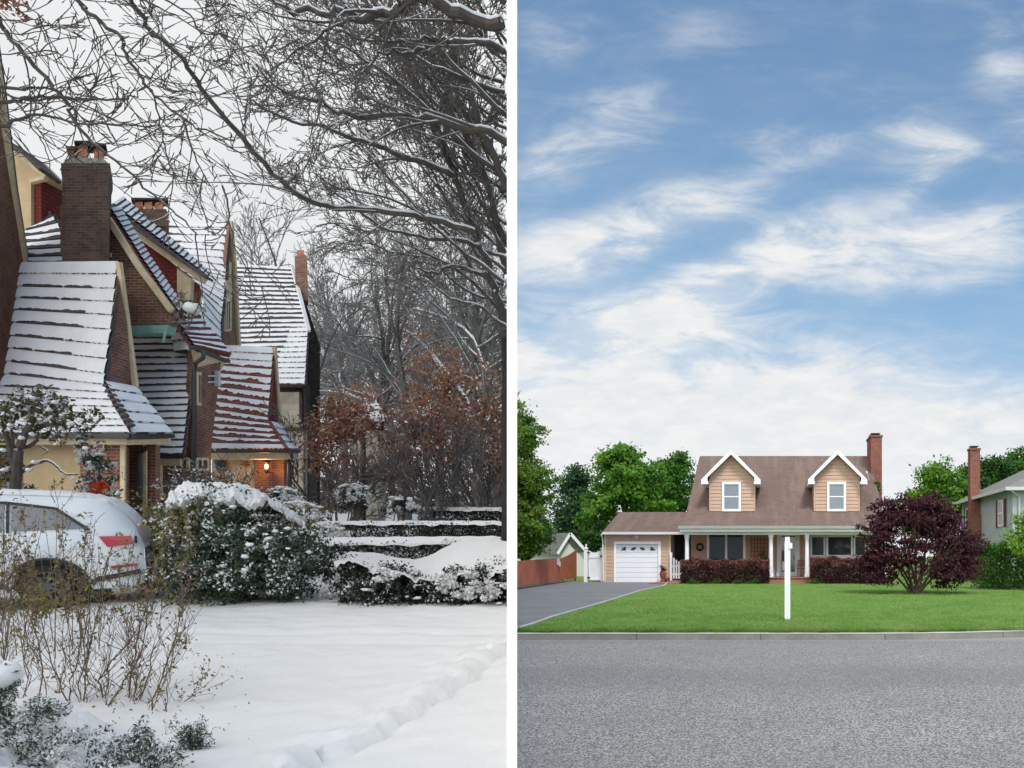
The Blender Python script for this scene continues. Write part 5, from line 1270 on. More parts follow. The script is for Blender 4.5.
def quilt(u, v_):
    a = at_(top_l, u); b_ = at_(bot_l, u); sag = .5*math.sin(v_*math.pi)
    y = a[1]+(b_[1]-a[1])*v_; x = a[0]+(b_[0]-a[0])*v_
    Dd = 14.9-2.75*v_**.9+.03*math.sin(u*26)*v_
    if v_ > .86: y += (3.0+5*(u > .55))*max(0, math.sin(u*31)+.7*math.sin(u*57+1)+.5*math.sin(u*111))*(v_-.86)/.14
    return P(x, y-1.2*sag+.5*math.sin(u*40+v_*6), Dd)
c.grid(quilt, 110, 22); 
for (cx, cy, rr, m) in [(438, 583, 6, 10), (450, 588, 7, 12), (466, 588, 7, 12), (480, 586, 6, 8), (488, 598, 6, 10), (485, 608, 5, 7), (497, 586, 6, 9), (500, 575, 5, 8), (378, 574, 5, 6), (396, 580, 5, 6), (410, 598, 5, 7), (440, 604, 6, 7), (385, 611, 5, 5), (360, 598, 4, 4), (500, 604, 5, 6), (420, 584, 5, 5), (458, 602, 5, 5), (402, 612, 5, 4), (350, 590, 4, 4), (430, 610, 5, 4), (370, 588, 5, 4)]:
    for k in range(int(m*.3)):
        s = rnd.uniform(1.0, 2.6)*12/F; c.lump(P(cx+rnd.gauss(0, rr*.6), cy+rnd.gauss(0, rr*.5), 11.95+rnd.uniform(0, .25)), s*rnd.uniform(1.2, 2.2), s*1.2, s*rnd.uniform(.4, .7), seg=9, ring=6, rough=.5)
0 and drape(c, [(428, 578), (440, 576), (455, 574), (470, 574), (485, 580)], [(430, 588), (442, 596), (456, 600), (470, 592), (486, 600)], 12.1, 11.9, .03, 50, 8, 5)
0 and drape(c, [(484, 574), (492, 572), (500, 570), (508, 570)], [(484, 598), (492, 612), (500, 604), (507, 590)], 12.1, 11.9, .03, 40, 10, 6)
c.build('snow_quilt', 'snow', fb_, smooth=True)
# small snowy shrubs in the middle distance
for (x0, x1, y0, y1, D, lab, mat_) in [(268, 326, 503, 524, 17.5, 'small snow capped shrub in front of the lit porch', 'olive leaf'), (305, 345, 526, 541, 16.8, 'little snowy mound shrub at the left end of the middle hedge', 'olive leaf'),
                                 (333, 375, 484, 506, 24.5, 'snow laden arching shrub behind the second hedge', 'yew leaf'), (262, 300, 488, 512, 19.5, 'dark snow flecked shrub at the foot of the lit porch', 'yew leaf'), (380, 420, 497, 512, 25, 'flat snow dusted shrub under the rust coloured tree', 'yew leaf')]:
    bush('snowy_shrub', lab, 'shrub', [BL(x0, x1, y0, y1+6, D, .5), BL(x0+8, x1-6, y0-1, y1, D, .4)], mat_, 90, 30, .11, .06, .8, 12, D, snow_r=.07, base=(wx((x0+x1)/2, D), D, gl(D)))
# shrub against the near porch with a red leafed spray
D = 14.5
sb = bush('snowy_shrub', 'thin snow tipped shrub with a red spray against the near porch', 'shrub', [BL(84, 112, 452, 512, D, .35), BL(78, 100, 438, 470, D, .25, .5)], 'evergreen snow leaf', 56, 20, .12, .07, .6, 6, D, snow_r=.045, base=(wx(97, D), D, gl(D)))
p, n_ = clumps([BL(92, 102, 481, 494, D-.4, .15)], 12, 14, .06); leaves('red_leaves', 'red flower', p, .07, sb, n_)
# olive brown shrubs behind the car
D = 14.2
bush('leafy_shrub', 'brown and olive leafed shrub between the car tail and round bush', 'shrub', [BL(100, 165, 495, 590, D, .5), BL(135, 205, 500, 600, D-1.0, .45), BL(160, 215, 495, 545, D-2.1, .3, .5)], 'olive leaf', 260, 15, .2, .07, .08, 0, D, shell=.2, base=(wx(150, D), D, gl(D)), stems=16)
# magnolia-like tree in front of the near house
D = 13.2
mg = thing('evergreen_tree', (wx(13, D), D, gl(D)), 'small glossy leafed tree with snow before the near porch', 'tree')
c = MB()
for l, r_ in (([(14, 560), (15, 500), (17, 460), (22, 440), (30, 425), (40, 405)], .09), ([(16, 470), (8, 440), (0, 420), (-12, 400)], .05), ([(20, 448), (35, 443), (40, 425), (50, 400)], .035), ([(20, 474), (30, 466), (48, 461), (58, 468), (66, 474), (80, 474)], .028), ([(24, 436), (45, 425), (60, 412), (70, 400)], .03), ([(15, 455), (12, 430), (18, 410)], .03), ([(40, 446), (48, 452), (38, 456)], .014)):
    pts = [P(x, y, D-.05*i) for i, (x, y) in enumerate(l)]; pts = [pts[0]+(pts[0]-pts[1])*.01]+pts+[pts[-1]+(pts[-1]-pts[-2])*.01]; sm = []
    for i in range(1, len(pts)-2):
        a, b_, p0, p3 = pts[i], pts[i+1], pts[i-1], pts[i+2]
        for k in range(5): t2 = k/5; sm.append(.5*((2*a)+(b_-p0)*t2+(2*p0-5*a+4*b_-p3)*t2*t2+(3*a-p0-3*b_+p3)*t2**3)+Vector((rnd.gauss(0, .006), 0, rnd.gauss(0, .006))))
    n = len(sm); rr_ = [r_*(1-.6*i/n) for i in range(n)]; c.tube(sm, rr_, 7)
    if r_ < .05: c.tube([p+Vector((0, 0, rr_[i]*.8)) for i, p in enumerate(sm)], [x*.6 for x in rr_], 5, 1)
c.build('trunk', ['limb', 'snow'], mg)
p, n_ = clumps([BL(-30, 30, 402, 432, D, .5), BL(20, 60, 388, 425, D, .45), BL(45, 92, 400, 435, D, .45), BL(30, 75, 410, 440, D, .4, .7), BL(-30, 14, 440, 500, D, .4), BL(0, 40, 395, 440, D, .4, .6), BL(60, 90, 430, 450, D, .3, .35), BL(30, 45, 382, 400, D, .25, .4), BL(24, 45, 466, 484, D-.2, .15, .25), BL(-10, 30, 480, 500, D, .3, .5)], 150, 22, .11)
leaves('foliage', ['magnolia leaf', 'snow leaf'], p, .085, mg, n_, (rng.random(len(p)) < .27).astype(int))
c = MB()
for (x, y) in [(33, 462), (27, 470), (73, 424), (75, 430), (88, 448), (60, 428), (45, 420), (10, 425), (3, 450), (5, 470), (20, 438), (26, 420), (48, 410), (65, 415), (80, 420), (33, 434), (-3, 410), (14, 410), (31, 398), (57, 402)]:
    c.lump(P(x+rnd.uniform(-3, 3), y, D-.3), .045, .05, .03, rough=.35, seg=7, ring=5)
c.build('snow_cap', 'snow', mg, smooth=True)
for o_ in bpy.data.objects:
    if o_.name.startswith(('snow_cap', 'snow_mound', 'snow_clump', 'snow_quilt')): o_['kind'] = 'stuff'
# bare foreground shrub with a few olive leaves
D = 6.5
bsh = thing('bare_shrub', tuple(P(120, 740, D)), 'open leggy bare shrub with few olive leaves in front of the car', 'shrub')
c = MB(); tips = []
def stem(l, r_, D0, dl):
    pts = [P(x, y, D0+dl*i) for i, (x, y) in enumerate(l)]
    q = []
    for a, b_ in zip(pts[:-1], pts[1:]):
        for k in range(3): q.append(a.lerp(b_, k/3)+Vector((rnd.gauss(0, .006), rnd.gauss(0, .01), rnd.gauss(0, .004))))
    q.append(pts[-1]); n = len(q)
    c.tube(q, [max(r_*.72*(1-.8*i/n), .002) for i in range(n)], 5)
    for i in range(2, n-1):
        tips.append(q[i])
        for _ in range(2 if rnd.random() < .55 else 1):
            d = (q[i+1]-q[i]).normalized(); s = Vector((rnd.gauss(0, 1), rnd.gauss(0, .5), rnd.gauss(0, .5))); nd = (d+s*.55).normalized(); nd.z = abs(nd.z)*.9+.25; L_ = rnd.uniform(.10, .42)*(1-.4*i/n)
            pp = [q[i]]
            for k in range(4): nd = (nd+Vector((rnd.gauss(0, .16), rnd.gauss(0, .1), rnd.gauss(0, .1)+.04))).normalized(); pp.append(pp[-1]+nd*L_/4); tips.append(pp[-1])
            c.tube(pp, [max(r_*.35*(1-.7*k/5), .0018) for k in range(5)], 4)
            if rnd.random() < .5:
                k = rnd.randrange(1, 4); nd2 = (nd+Vector((rnd.gauss(0, .6), 0, rnd.gauss(.1, .4)))).normalized(); pq = [pp[k], pp[k]+nd2*L_*.25, pp[k]+nd2*L_*.5+Vector((0, 0, .02))]; c.tube(pq, .0018, 3); tips.append(pq[-1])
B0 = [([(105, 730), (110, 705), (125, 680), (140, 655), (148, 620), (155, 585), (158, 555)], .010, -.1), ([(105, 735), (103, 700), (98, 680), (112, 660), (128, 645), (135, 610), (140, 570)], .010, .0), ([(122, 740), (130, 705), (132, 665), (138, 635), (150, 600), (158, 560), (165, 530)], .011, .04),
      ([(135, 745), (150, 710), (160, 680), (172, 650), (182, 610), (190, 575)], .010, .05), ([(150, 745), (160, 722), (185, 700), (198, 690), (203, 675)], .007, .03), ([(70, 715), (68, 690), (78, 660), (82, 630), (75, 600), (72, 560)], .009, -.03), ([(70, 712), (60, 680), (48, 655), (45, 630), (35, 600), (30, 560)], .008, -.04),
      ([(82, 720), (85, 690), (88, 655), (95, 620), (105, 580), (112, 545)], .008, .0), ([(40, 705), (42, 670), (36, 640), (30, 615), (24, 590), (10, 560)], .008, -.02), ([(20, 720), (12, 690), (4, 650), (-4, 610), (-6, 570)], .008, .0), ([(135, 742), (142, 700), (150, 668), (158, 640), (160, 610), (172, 580)], .008, .06),
      ([(24, 715), (28, 680), (20, 640), (14, 600), (18, 565)], .006, .02), ([(148, 740), (155, 705), (170, 670), (185, 640), (195, 615)], .006, .06), ([(84, 720), (78, 685), (90, 640), (88, 600), (84, 555), (88, 530)], .007, .04)]
for l, r_, dl in B0: stem(l, r_, D+rnd.uniform(-.2, .3), dl)
for k in range(14):
    x = rnd.uniform(0, 165); l = [(x, 700+x*.25)]
    for j in range(rnd.choice((5, 6, 7, 7, 8))): l.append((l[-1][0]+rnd.gauss(x/60-.8, 6), l[-1][1]-rnd.uniform(20, 34)))
    stem(l, .005, D+rnd.uniform(-.2, .5), .02)
c.build('stems', 'shrub stem', bsh)
ti = np.array([list(p) for p in tips]); px_ = PX+F*ti[:, 0]/ti[:, 1]; py_ = PY-F*(ti[:, 2]-CZ)/ti[:, 1]
w_ = np.where(py_ < 620, .72, .16)+.8*(px_ > 175)*(py_ > 630); k = rng.random(len(ti)) < w_*.75
q = np.repeat(ti[k], 2, 0); q += rng.normal(size=q.shape)*.018
leaves('foliage', ['olive leaf', 'brown leaf'], q, .034, bsh, None, (rng.random(len(q)) < .45).astype(int), .5, up=.4)
# thicket of leafy tips over the car wheel
p, n_ = clumps([BL(20, 75, 580, 620, 9.3, .3), BL(30, 60, 505, 545, 9.3, .25, .4), BL(70, 95, 505, 530, 9.3, .2, .3), BL(0, 30, 590, 640, 8.8, .3, .5), BL(50, 100, 600, 622, 9.2, .2, .6)], 46, 9, .11, shell=.2)
t_ = thing('leafy_shrub', (wx(45, 9.3), 9.3, gl(9.3)), 'sparse yellow green leafed shrub right in front of the car wheel', 'shrub'); leaves('foliage', ['olive leaf', 'yellow green'], p, .05, t_, n_, (rng.random(len(p)) < .12).astype(int))
c = MB()
for k in range(16):
    x = rnd.uniform(5, 110); dd_ = rnd.uniform(8.2, 9.6); a = P(x, 660, dd_); a.z = gl(dd_)-.02; c.tube([a, P(x+rnd.uniform(-8, 8), 600, dd_+.1), P(x+rnd.uniform(-18, 18), 550+rnd.uniform(-40, 20), dd_+.2)], [.006, .0045, .0025], 4)
c.build('stems', 'shrub stem', t_)
# snow laden juniper in the near left corner
D = 5.7
jn = None
jn = thing('juniper', tuple(P(80, 790, D)), 'low juniper buried under smooth snow in the near left corner', 'shrub')
c = MB()
jt = [(-60, 690), (-20, 680), (10, 690), (28, 703), (45, 705), (62, 703), (80, 712), (100, 725), (125, 730), (150, 738), (170, 752), (182, 768), (190, 790)]
def jq(u, v_):
    a = at_(jt, u); x = a[0]; y = a[1]+v_*(830-a[1]); k = v_
    return P(x, y+3*math.sin(x*.11+v_*5)+5*math.sin(x*.05+v_*9), 5.6-1.6*k)+Vector((0, -.5, .7))*.10*(wob(u*.9+v_*.5)+.8*wob(v_*.8-u*.4, 3))
c.grid(jq, 80, 40); sn_ = c.build('snow_cap', 'snow', jn, smooth=True)
c = MB()
for (x, y, r_) in [(20, 752, 14)]:
    c.lump(P(x, y+5, 5.15), r_*1.25*5.15/F, .2, r_*.5*5.15/F, seg=22, ring=12, rough=.3)
c.build('snow_mounds', 'snow', jn, smooth=True)
c = MB()
pl = []; nl = []
def spray(x, y, D0, L_, ang, n=26):
    d = Vector((math.cos(ang), rnd.uniform(-.3, .1), math.sin(ang))).normalized(); p = P(x, y, D0)
    for k in range(n):
        f = k/n; q = p+d*L_*f
        for j in range(5): pl.append(q+Vector((rnd.gauss(0, .018), rnd.gauss(0, .018), rnd.gauss(0, .018)))*(1.3-f)); nl.append(d)
for k in range(120):
    x, y = [(rnd.uniform(105, 165), rnd.uniform(752, 775)), (rnd.uniform(0, 40), rnd.uniform(735, 775)), (rnd.uniform(30, 62), rnd.uniform(705, 722)), (rnd.uniform(128, 150), rnd.uniform(735, 755)), (rnd.uniform(95, 180), rnd.uniform(745, 775))][k % 5]
    spray(x, y, 4.85+.1*rnd.random(), rnd.uniform(.05, .13), rnd.uniform(.5, 2.6), 9)
p, n_ = clumps([BL(-50, 60, 712, 800, 4.95, .22), BL(40, 130, 728, 810, 4.95, .22), BL(95, 178, 744, 812, 5.0, .2), BL(-30, 35, 700, 760, 5.1, .2), BL(30, 75, 704, 745, 5.15, .14, .6)], 300, 44, .045, shell=.75)
pat = np.sin(p[:, 0]*31+p[:, 2]*17)+np.sin(p[:, 0]*63-p[:, 2]*29); leaves('foliage', ['evergreen snow leaf', 'snow leaf'], p, .024, jn, n_, ((pat+rng.normal(size=len(p))*.6) > -.5).astype(int), .45)
leaves('needles', ['evergreen snow leaf', 'snow leaf'], np.array([list(p) for p in pl]), .028, jn, np.array([list(p) for p in nl]), (rng.random(len(pl)) < .42).astype(int), .3)
pl = []; nl = []
for k in range(70): spray(rnd.uniform(178, 202), rnd.uniform(740, 775), 5.5, rnd.uniform(.08, .22), rnd.uniform(.9, 2.1), 14)
t_ = thing('conifer_seedling', tuple(P(190, 790, 5.5)), 'small dark green conifer sprig poking from snow at the bottom edge', 'shrub')
leaves('needles', ['evergreen snow leaf', 'snow leaf'], np.array([list(p) for p in pl]), .02, t_, np.array([list(p) for p in nl]), (rng.random(len(pl)) < .2).astype(int), .3)
c = MB(); c.tube([P(190, 800, 5.5), P(190, 745, 5.5)], [.01, .004], 5); c.build('stem', 'shrub stem', t_)
pl = []; nl = []
for k in range(110): spray(rnd.uniform(-16, 12), rnd.uniform(680, 760), 5.2, rnd.uniform(.07, .16), rnd.uniform(.9, 2.2), 12)
t_ = thing('conifer_seedling', tuple(P(0, 790, 5.2)), 'upright dark conifer with a snow hood at the left edge', 'shrub')
leaves('needles', ['evergreen snow leaf', 'snow leaf'], np.array([list(p) for p in pl]), .022, t_, np.array([list(p) for p in nl]), (rng.random(len(pl)) < .1).astype(int), .3)
c = MB(); c.lump(P(2, 675, 5.2), .11, .11, .09, seg=16, ring=10, rough=.1); c.lump(P(-12, 690, 5.2), .1, .1, .08, seg=14, ring=8, rough=.1); c.build('snow_cap', 'snow', t_, smooth=True)
c = MB(); c.tube([P(-2, 800, 5.2), P(-2, 690, 5.2)], [.012, .005], 5); c.build('stem', 'shrub stem', t_)

# rust leafed trees
def rust(label, x, ybase, D, blobs, ncl, h, pale=.045, size=.115):
    b = P(x, ybase, D); b.z = gl(D); t_ = thing('rust_leafed_tree', tuple(b), label, 'tree')
    c = MB(); o = dict(OPT, bend=.15, kids=[0, 4, 5, 5], ang=34, shrink=.6, rmin=.012, rbig=.02, grav=.06)
    for k in range(7): grow(c, b+Vector((rnd.uniform(-.3, .3), rnd.uniform(-.3, .3), 0)), (rnd.uniform(-.6, .6), rnd.uniform(-.3, .3), 1), h*(.55+.2*rnd.random()), .05, 3, o)
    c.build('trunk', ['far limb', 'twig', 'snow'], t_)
    p, n_ = clumps(blobs, int(ncl*1.8), 32, .38, clip=leftclip, shell=.25); leaves('foliage', ['rust leaf', 'snow leaf', 'brown leaf'], p, size, t_, n_, rng.choice([0, 1, 2], len(p), p=[.74-pale, pale, .26]))
rust('rust leafed shrub tree in front of the pale stone gatehouse', 340, 500, 27, [BL(304, 372, 392, 470, 27, 1.2), BL(320, 400, 385, 440, 27, 1.2), BL(300, 340, 420, 490, 27, .9, .5), BL(375, 400, 430, 495, 27, .8, .5)], 95, 5)
rust('rust leafed tree between gatehouse and big dark trunk', 430, 505, 28, [BL(385, 470, 370, 480, 28, 1.5), BL(400, 490, 345, 440, 29, 1.5), BL(405, 440, 300, 370, 30, 1, .25)], 120, 6)
rust('rust leafed tree closest to the white wall', 485, 510, 30, [BL(450, 520, 355, 470, 30, 1.5), BL(470, 520, 420, 490, 30, 1.2, .7)], 70, 6, .12)

# bare trees in the distance
def btree(label, x, D, h, r, depth, spread=.25, seed=1, n=1, o_=None, lean=0, mats=('far limb', 'far twig')):
    b = P(x, 500, D); b.z = gl(D)-.1; t_ = thing('bare_tree', tuple(b), label, 'tree', 'bare trees behind the snowy houses')
    o = dict(OPT, bend=.085, kids=[0, 4, 5, 6, 7], ang=34, shrink=.55, rmin=max(.012, D*.0003), rbig=.05, grav=.03, snow=.045)
    if o_: o.update(o_)
    c = MB()
    fork = h*.3; d = Vector((lean, 0, 1)).normalized(); c.tube([b, b+d*fork*.5, b+d*fork], [r*1.15, r, r*.85], 8)
    for k in range(n): grow(c, b+d*fork, (d.x+spread*(k-(n-1)/2)+rnd.gauss(0, .05), rnd.gauss(0, .15), 1), h*.72, r*.7, depth, o)
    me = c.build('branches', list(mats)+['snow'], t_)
    return t_
specs = [('slender dark bare tree rising just behind the farthest brick house', 316, 38, 14, .16, 4, .1, 1), ('bare tree with forked trunk left of the sky gap', 372, 48, 14, .30, 4, .5, 3), ('bare spreading tree in the middle behind the rust leaves', 405, 44, 14, .34, 4, .55, 3),
         ('tall bare tree behind the rust leaved trees', 440, 52, 17, .28, 4, .4, 3), ('bare tree with pale trunk near the white wall', 478, 40, 14, .28, 4, .4, 3), ('bare tree hard against the white wall, far back', 496, 46, 16, .3, 4, .3, 2), ('distant bare tree seen over the farthest roof', 345, 60, 17, .25, 4, .4, 3),
         ('distant bare tree above the chimney of the farthest house', 290, 58, 17, .25, 4, .45, 3), ('faint bare tree between the forked trunks', 392, 70, 20, .3, 4, .5, 3), ('faint bare tree beyond the rust leaves', 455, 66, 22, .3, 4, .5, 3)]
for (lab, x, D, h, r, dep, sp, n_) in specs: btree(lab, x, D, h, r, dep, sp, n=n_)
# far woods that read as one grey mass
c = MB(); o = dict(OPT, bend=.1, kids=[0, 3, 4, 5, 5], ang=36, shrink=.6, rmin=.03, rbig=.06, grav=.03)
for k in range(12):
    D = rnd.uniform(78, 120); x = rnd.uniform(295, 506); b = P(x, 500, D); b.z = gl(75)-1; grow(c, b, (rnd.gauss(0, .22), 0, 1), rnd.uniform(11, 17), .13, 4, o)
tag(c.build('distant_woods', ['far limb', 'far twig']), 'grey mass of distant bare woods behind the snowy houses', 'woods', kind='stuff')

# dead leaves and twigs lying on the snow round the bare shrub
q = np.zeros((160, 3)); q[:, 1] = rng.uniform(5.6, 8.6, 160); q[:, 0] = (rng.uniform(0, 250, 160)-PX)/F*q[:, 1]; q[:, 2] = -.19+.0875*q[:, 1]+.022
tag(leaves('fallen_leaves', ['brown leaf', 'olive leaf'], q, .026, None, None, rng.integers(0, 2, 160), .5, org=np.zeros(3)), 'dead leaves scattered over the snow round the bare shrub', 'leaves', kind='stuff')
# undergrowth that closes the view between the trunks
n_u = 9000; q = np.zeros((n_u, 3)); Dq = rng.uniform(52, 76, n_u); xq = rng.uniform(286, 506, n_u); hq = rng.random(n_u)**1.5
q[:, 1] = Dq; q[:, 0] = (xq-PX)/F*Dq; q[:, 2] = np.array([gl(min(d, 75)) for d in Dq])+hq*(4.2+1.6*np.sin(xq*.07)+np.sin(xq*.23))
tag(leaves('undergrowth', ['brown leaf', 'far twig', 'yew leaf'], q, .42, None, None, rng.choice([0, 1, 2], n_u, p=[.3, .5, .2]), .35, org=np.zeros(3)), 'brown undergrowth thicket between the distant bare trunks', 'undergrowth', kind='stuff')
# big snowy tree beside the partition wall: leaning trunk and long limbs over the garden
bt = thing('snowy_tree', tuple(P(504, 500, 16)), 'big bare tree with snow lined leaning trunk beside the white wall', 'tree')
LO = dict(OPT, bend=.07, kids=[0, 3, 3, 4], ang=32, shrink=.6, rmin=.0055, rbig=.022, grav=.01, snow=.010)
c = MB()
def limb(c, l, D0, D1, r0, r1, kids=2, L_=1.2, dep=2, o=LO, every=.35, sub=4, upb=.15):
    pts = [P(x, y, D0+(D1-D0)*i/(len(l)-1)) for i, (x, y) in enumerate(l)]
    q = []
    for i, (a, b_) in enumerate(zip(pts[:-1], pts[1:])):
        p0 = pts[max(i-1, 0)]; p3 = pts[min(i+2, len(pts)-1)]
        for k in range(sub):
            t_ = k/sub; q.append(.5*((2*a)+(b_-p0)*t_+(2*p0-5*a+4*b_-p3)*t_*t_+(3*a-p0-3*b_+p3)*t_**3)+Vector((rnd.gauss(0, .01), rnd.gauss(0, .02), rnd.gauss(0, .008)))*(r0/.04+.3))
    q.append(pts[-1]); n = len(q)
    keep = [v for v in q if pxx(v) < 509]; q = keep; n = len(q)
    if n < 2: return
    rad = [r0+(r1-r0)*i/(n-1) for i in range(n)]
    c.tube(q, rad, 7)
    if o.get('snow'): snowline(c, q, rad)
    acc_ = 0
    for i in range(1, n-1):
        acc_ += (q[i+1]-q[i]).length
        while acc_ > every:
            acc_ -= every; d = (q[i+1]-q[i]).normalized(); s = Vector((rnd.gauss(0, 1), rnd.gauss(0, .6), rnd.gauss(upb, 1))); s -= d*s.dot(d); s.normalize(); a = R(rnd.uniform(18, 46)); nd = d*math.cos(a)+s*math.sin(a)
            grow(c, q[i], nd, L_*rnd.uniform(.5, 1.3), max(rad[i]*rnd.uniform(.28, .5), .007), dep, o)
T = 14.5
c.tube([P(x_, y_, 15.8) for x_, y_ in [(506, 570), (506, 500), (505, 440), (506, 380), (505, 330)]], [.10, .08, .075, .075, .075], 10, 3)
limb(c, [(503, 335), (500, 305), (487, 265), (470, 220), (456, 178), (440, 140), (424, 100), (408, 62), (395, 20), (388, -30)], 15.5, 13.5, .08, .035, L_=1.9, every=.5, dep=3)
RL = [([(512, 27), (470, 17), (430, 1), (410, 7), (388, 13), (360, 17), (338, 12), (300, 12), (280, 10), (266, -4)], 11, 10, .085, .015), ([(512, 56), (492, 45), (462, 43), (440, 42), (424, 48), (408, 53), (390, 53), (372, 60), (352, 84)], 12, 11, .05, .01), ([(440, 42), (424, 38), (392, 43), (345, 34), (312, 22)], 11.6, 11, .03, .008),
      ([(512, 144), (480, 131), (430, 120), (380, 116), (350, 115), (322, 104), (288, 94), (256, 64)], 12.5, 11, .06, .01), ([(452, 174), (425, 164), (392, 152), (360, 141), (322, 128), (282, 117), (250, 100)], 13.8, 12, .055, .01), ([(472, 232), (430, 219), (400, 214), (350, 208), (320, 205), (290, 189), (256, 154), (228, 122), (197, 86), (190, 68), (167, 43), (146, 25), (130, -4)], 13.6, 9.5, .05, .02),
      ([(487, 274), (470, 271), (452, 266), (436, 273), (420, 270), (408, 262)], 14.5, 13.5, .04, .01), ([(478, 245), (450, 240), (420, 236), (380, 226), (345, 200), (320, 180)], 14, 13, .04, .008), ([(512, 330), (495, 320), (478, 305), (450, 298), (425, 280)], 14.8, 14, .04, .01), ([(512, 210), (500, 170), (480, 130), (470, 90), (455, 50), (450, -10)], 14, 13.4, .07, .03),
      ([(512, 250), (495, 215), (478, 160), (440, 95), (400, 40), (370, -10)], 15, 13.5, .06, .02), ([(512, 120), (490, 100), (450, 60), (420, 20), (400, -20)], 13, 12, .04, .015), ([(512, 180), (470, 150), (430, 110), (380, 70), (330, 40), (290, 25)], 14, 12.5, .045, .008), ([(355, 20), (335, 25), (312, 40), (285, 60), (272, 75)], 10.4, 10, .022, .006),
      ([(512, 95), (470, 80), (420, 60), (380, 20), (350, -20)], 13, 12, .035, .01), ([(512, 290), (500, 250), (490, 200), (480, 170), (460, 120)], 15, 14.5, .06, .02), ([(512, 8), (490, -6)], 11, 11, .05, .04)]
for l, D0, D1, r0, r1 in RL: limb(c, l, D0, D1, r0, r1, L_=1.35, every=.30, dep=3, o=LO)
for k in range(34):
    y0 = rnd.uniform(40, 330); a = R(rnd.uniform(18, 62)); L_ = rnd.uniform(90, 220); l = [(509, y0)]
    for j in range(1, 6): l.append((509-L_*math.cos(a)*j/5+rnd.gauss(0, 4), y0-L_*math.sin(a)*j/5*(.8+.1*j)+rnd.gauss(0, 4)))
    limb(c, l, rnd.uniform(14, 19), rnd.uniform(13, 18), .035, .008, L_=1.5, every=.42, dep=2, o=dict(LO, rmin=.008))
c.build('branches', ['limb', 'twig', 'snow', 'dark trunk'], bt)
# second overhanging tree, rooted out of view at the left
nt = thing('bare_tree', (wx(-330, 9), 9, gl(9)), 'bare tree whose twigs hang across the sky above the chimneys', 'tree', 'bare trees behind the snowy houses')
c = MB(); NO = dict(OPT, bend=.09, kids=[0, 2, 3], ang=33, shrink=.55, rmin=.0048, rbig=.0, grav=-.005)
c.tube([Vector((wx(-330, 9), 9, gl(9)-.1)), P(-325, 300, 9), P(-300, 50, 9), P(-250, -150, 9)], [.28, .25, .2, .12], 9)
NL = [([(-250, -150), (-80, -160), (0, -60), (45, -40), (78, 0), (95, 18), (120, 37), (126, 55), (140, 75), (156, 95), (180, 116), (205, 130), (235, 141)], .032, .008), ([(-300, 40), (-120, -40), (-20, -20), (0, 20), (9, 36), (30, 60), (50, 84), (66, 104), (80, 130), (104, 152), (126, 170), (150, 193), (180, 216), (196, 233)], .034, .008),
      ([(-300, 50), (-100, 80), (0, 88), (40, 88), (60, 92)], .028, .009), ([(-310, 150), (-100, 118), (0, 104), (22, 99), (50, 97), (80, 99), (115, 99), (135, 96), (150, 86)], .026, .006), ([(-310, 180), (-60, 134), (0, 127), (24, 118), (50, 115), (82, 124), (120, 124), (165, 130)], .026, .005), ([(0, 92), (30, 101), (62, 96), (90, 107), (122, 124), (160, 127)], .013, .004),
      ([(183, 117), (190, 143), (200, 168), (214, 190)], .012, .005), ([(185, 118), (225, 190)], .003, .003), ([(222, 185), (229, 215), (233, 238), (242, 262), (262, 287), (276, 300)], .011, .003), ([(150, 88), (158, 110), (163, 140), (170, 165), (184, 192)], .011, .004), ([(5, 92), (20, 106), (34, 130), (46, 150), (50, 172)], .011, .004), ([(126, 55), (150, 34), (172, 46), (190, 66)], .008, .005),
      ([(104, 152), (135, 142), (165, 130)], .006, .003), ([(78, 0), (92, 28), (95, 45), (105, 60), (130, 68)], .008, .003), ([(-20, -10), (30, 8), (55, 30), (90, 40)], .009, .003), ([(-10, 32), (20, 34), (50, 28), (65, 12)], .008, .003), ([(-20, 52), (10, 54), (40, 52), (56, 47)], .008, .003), ([(45, 30), (55, 60), (70, 90), (80, 130)], .007, .003), ([(196, 233), (200, 265), (202, 290), (204, 318)], .008, .003), ([(205, 233), (210, 270), (225, 290)], .006, .003), ([(150, -10), (190, 15), (200, 32), (230, 37), (250, 60)], .012, .005), ([(134, -6), (160, 8), (182, 20), (205, 34)], .012, .006)]
for l, r0, r1 in NL: limb(c, l, 9.2, 9.2, r0, r1, L_=.8, every=.33, dep=2, o=NO)
c.build('branches', ['limb', 'twig'], nt)
p, n_ = clumps([BL(-6, 24, -8, 14, 9.2, .15)], 12, 12, .06); leaves('dead_leaves', 'rust leaf', p, .07, nt, n_)
# clump of dead leaves and snow on the second house roof corner
D = 20.3; ns = thing('snowy_twig_clump', tuple(P(188, 312, D)), 'tangle of brown twigs and snow lodged on the roof valley', 'twigs')
c = MB()
for k in range(16): grow(c, P(184+rnd.uniform(-6, 10), 312+rnd.uniform(-6, 4), D), (rnd.gauss(0, 1), rnd.gauss(0, .3), rnd.gauss(.2, 1)), .45, .012, 1, dict(OPT, kids=[0, 3], rmin=.007, rbig=0))
c.build('twigs', ['shrub stem', 'shrub stem'], ns); p, n_ = clumps([BL(176, 206, 300, 318, D, .2)], 14, 12, .1); leaves('dead_leaves', 'brown leaf', p, .08, ns, n_)
c = MB(); c.lump(P(192, 308, D-.15), .2, .2, .13, rough=.2); c.build('snow_cap', 'snow', ns, smooth=True)

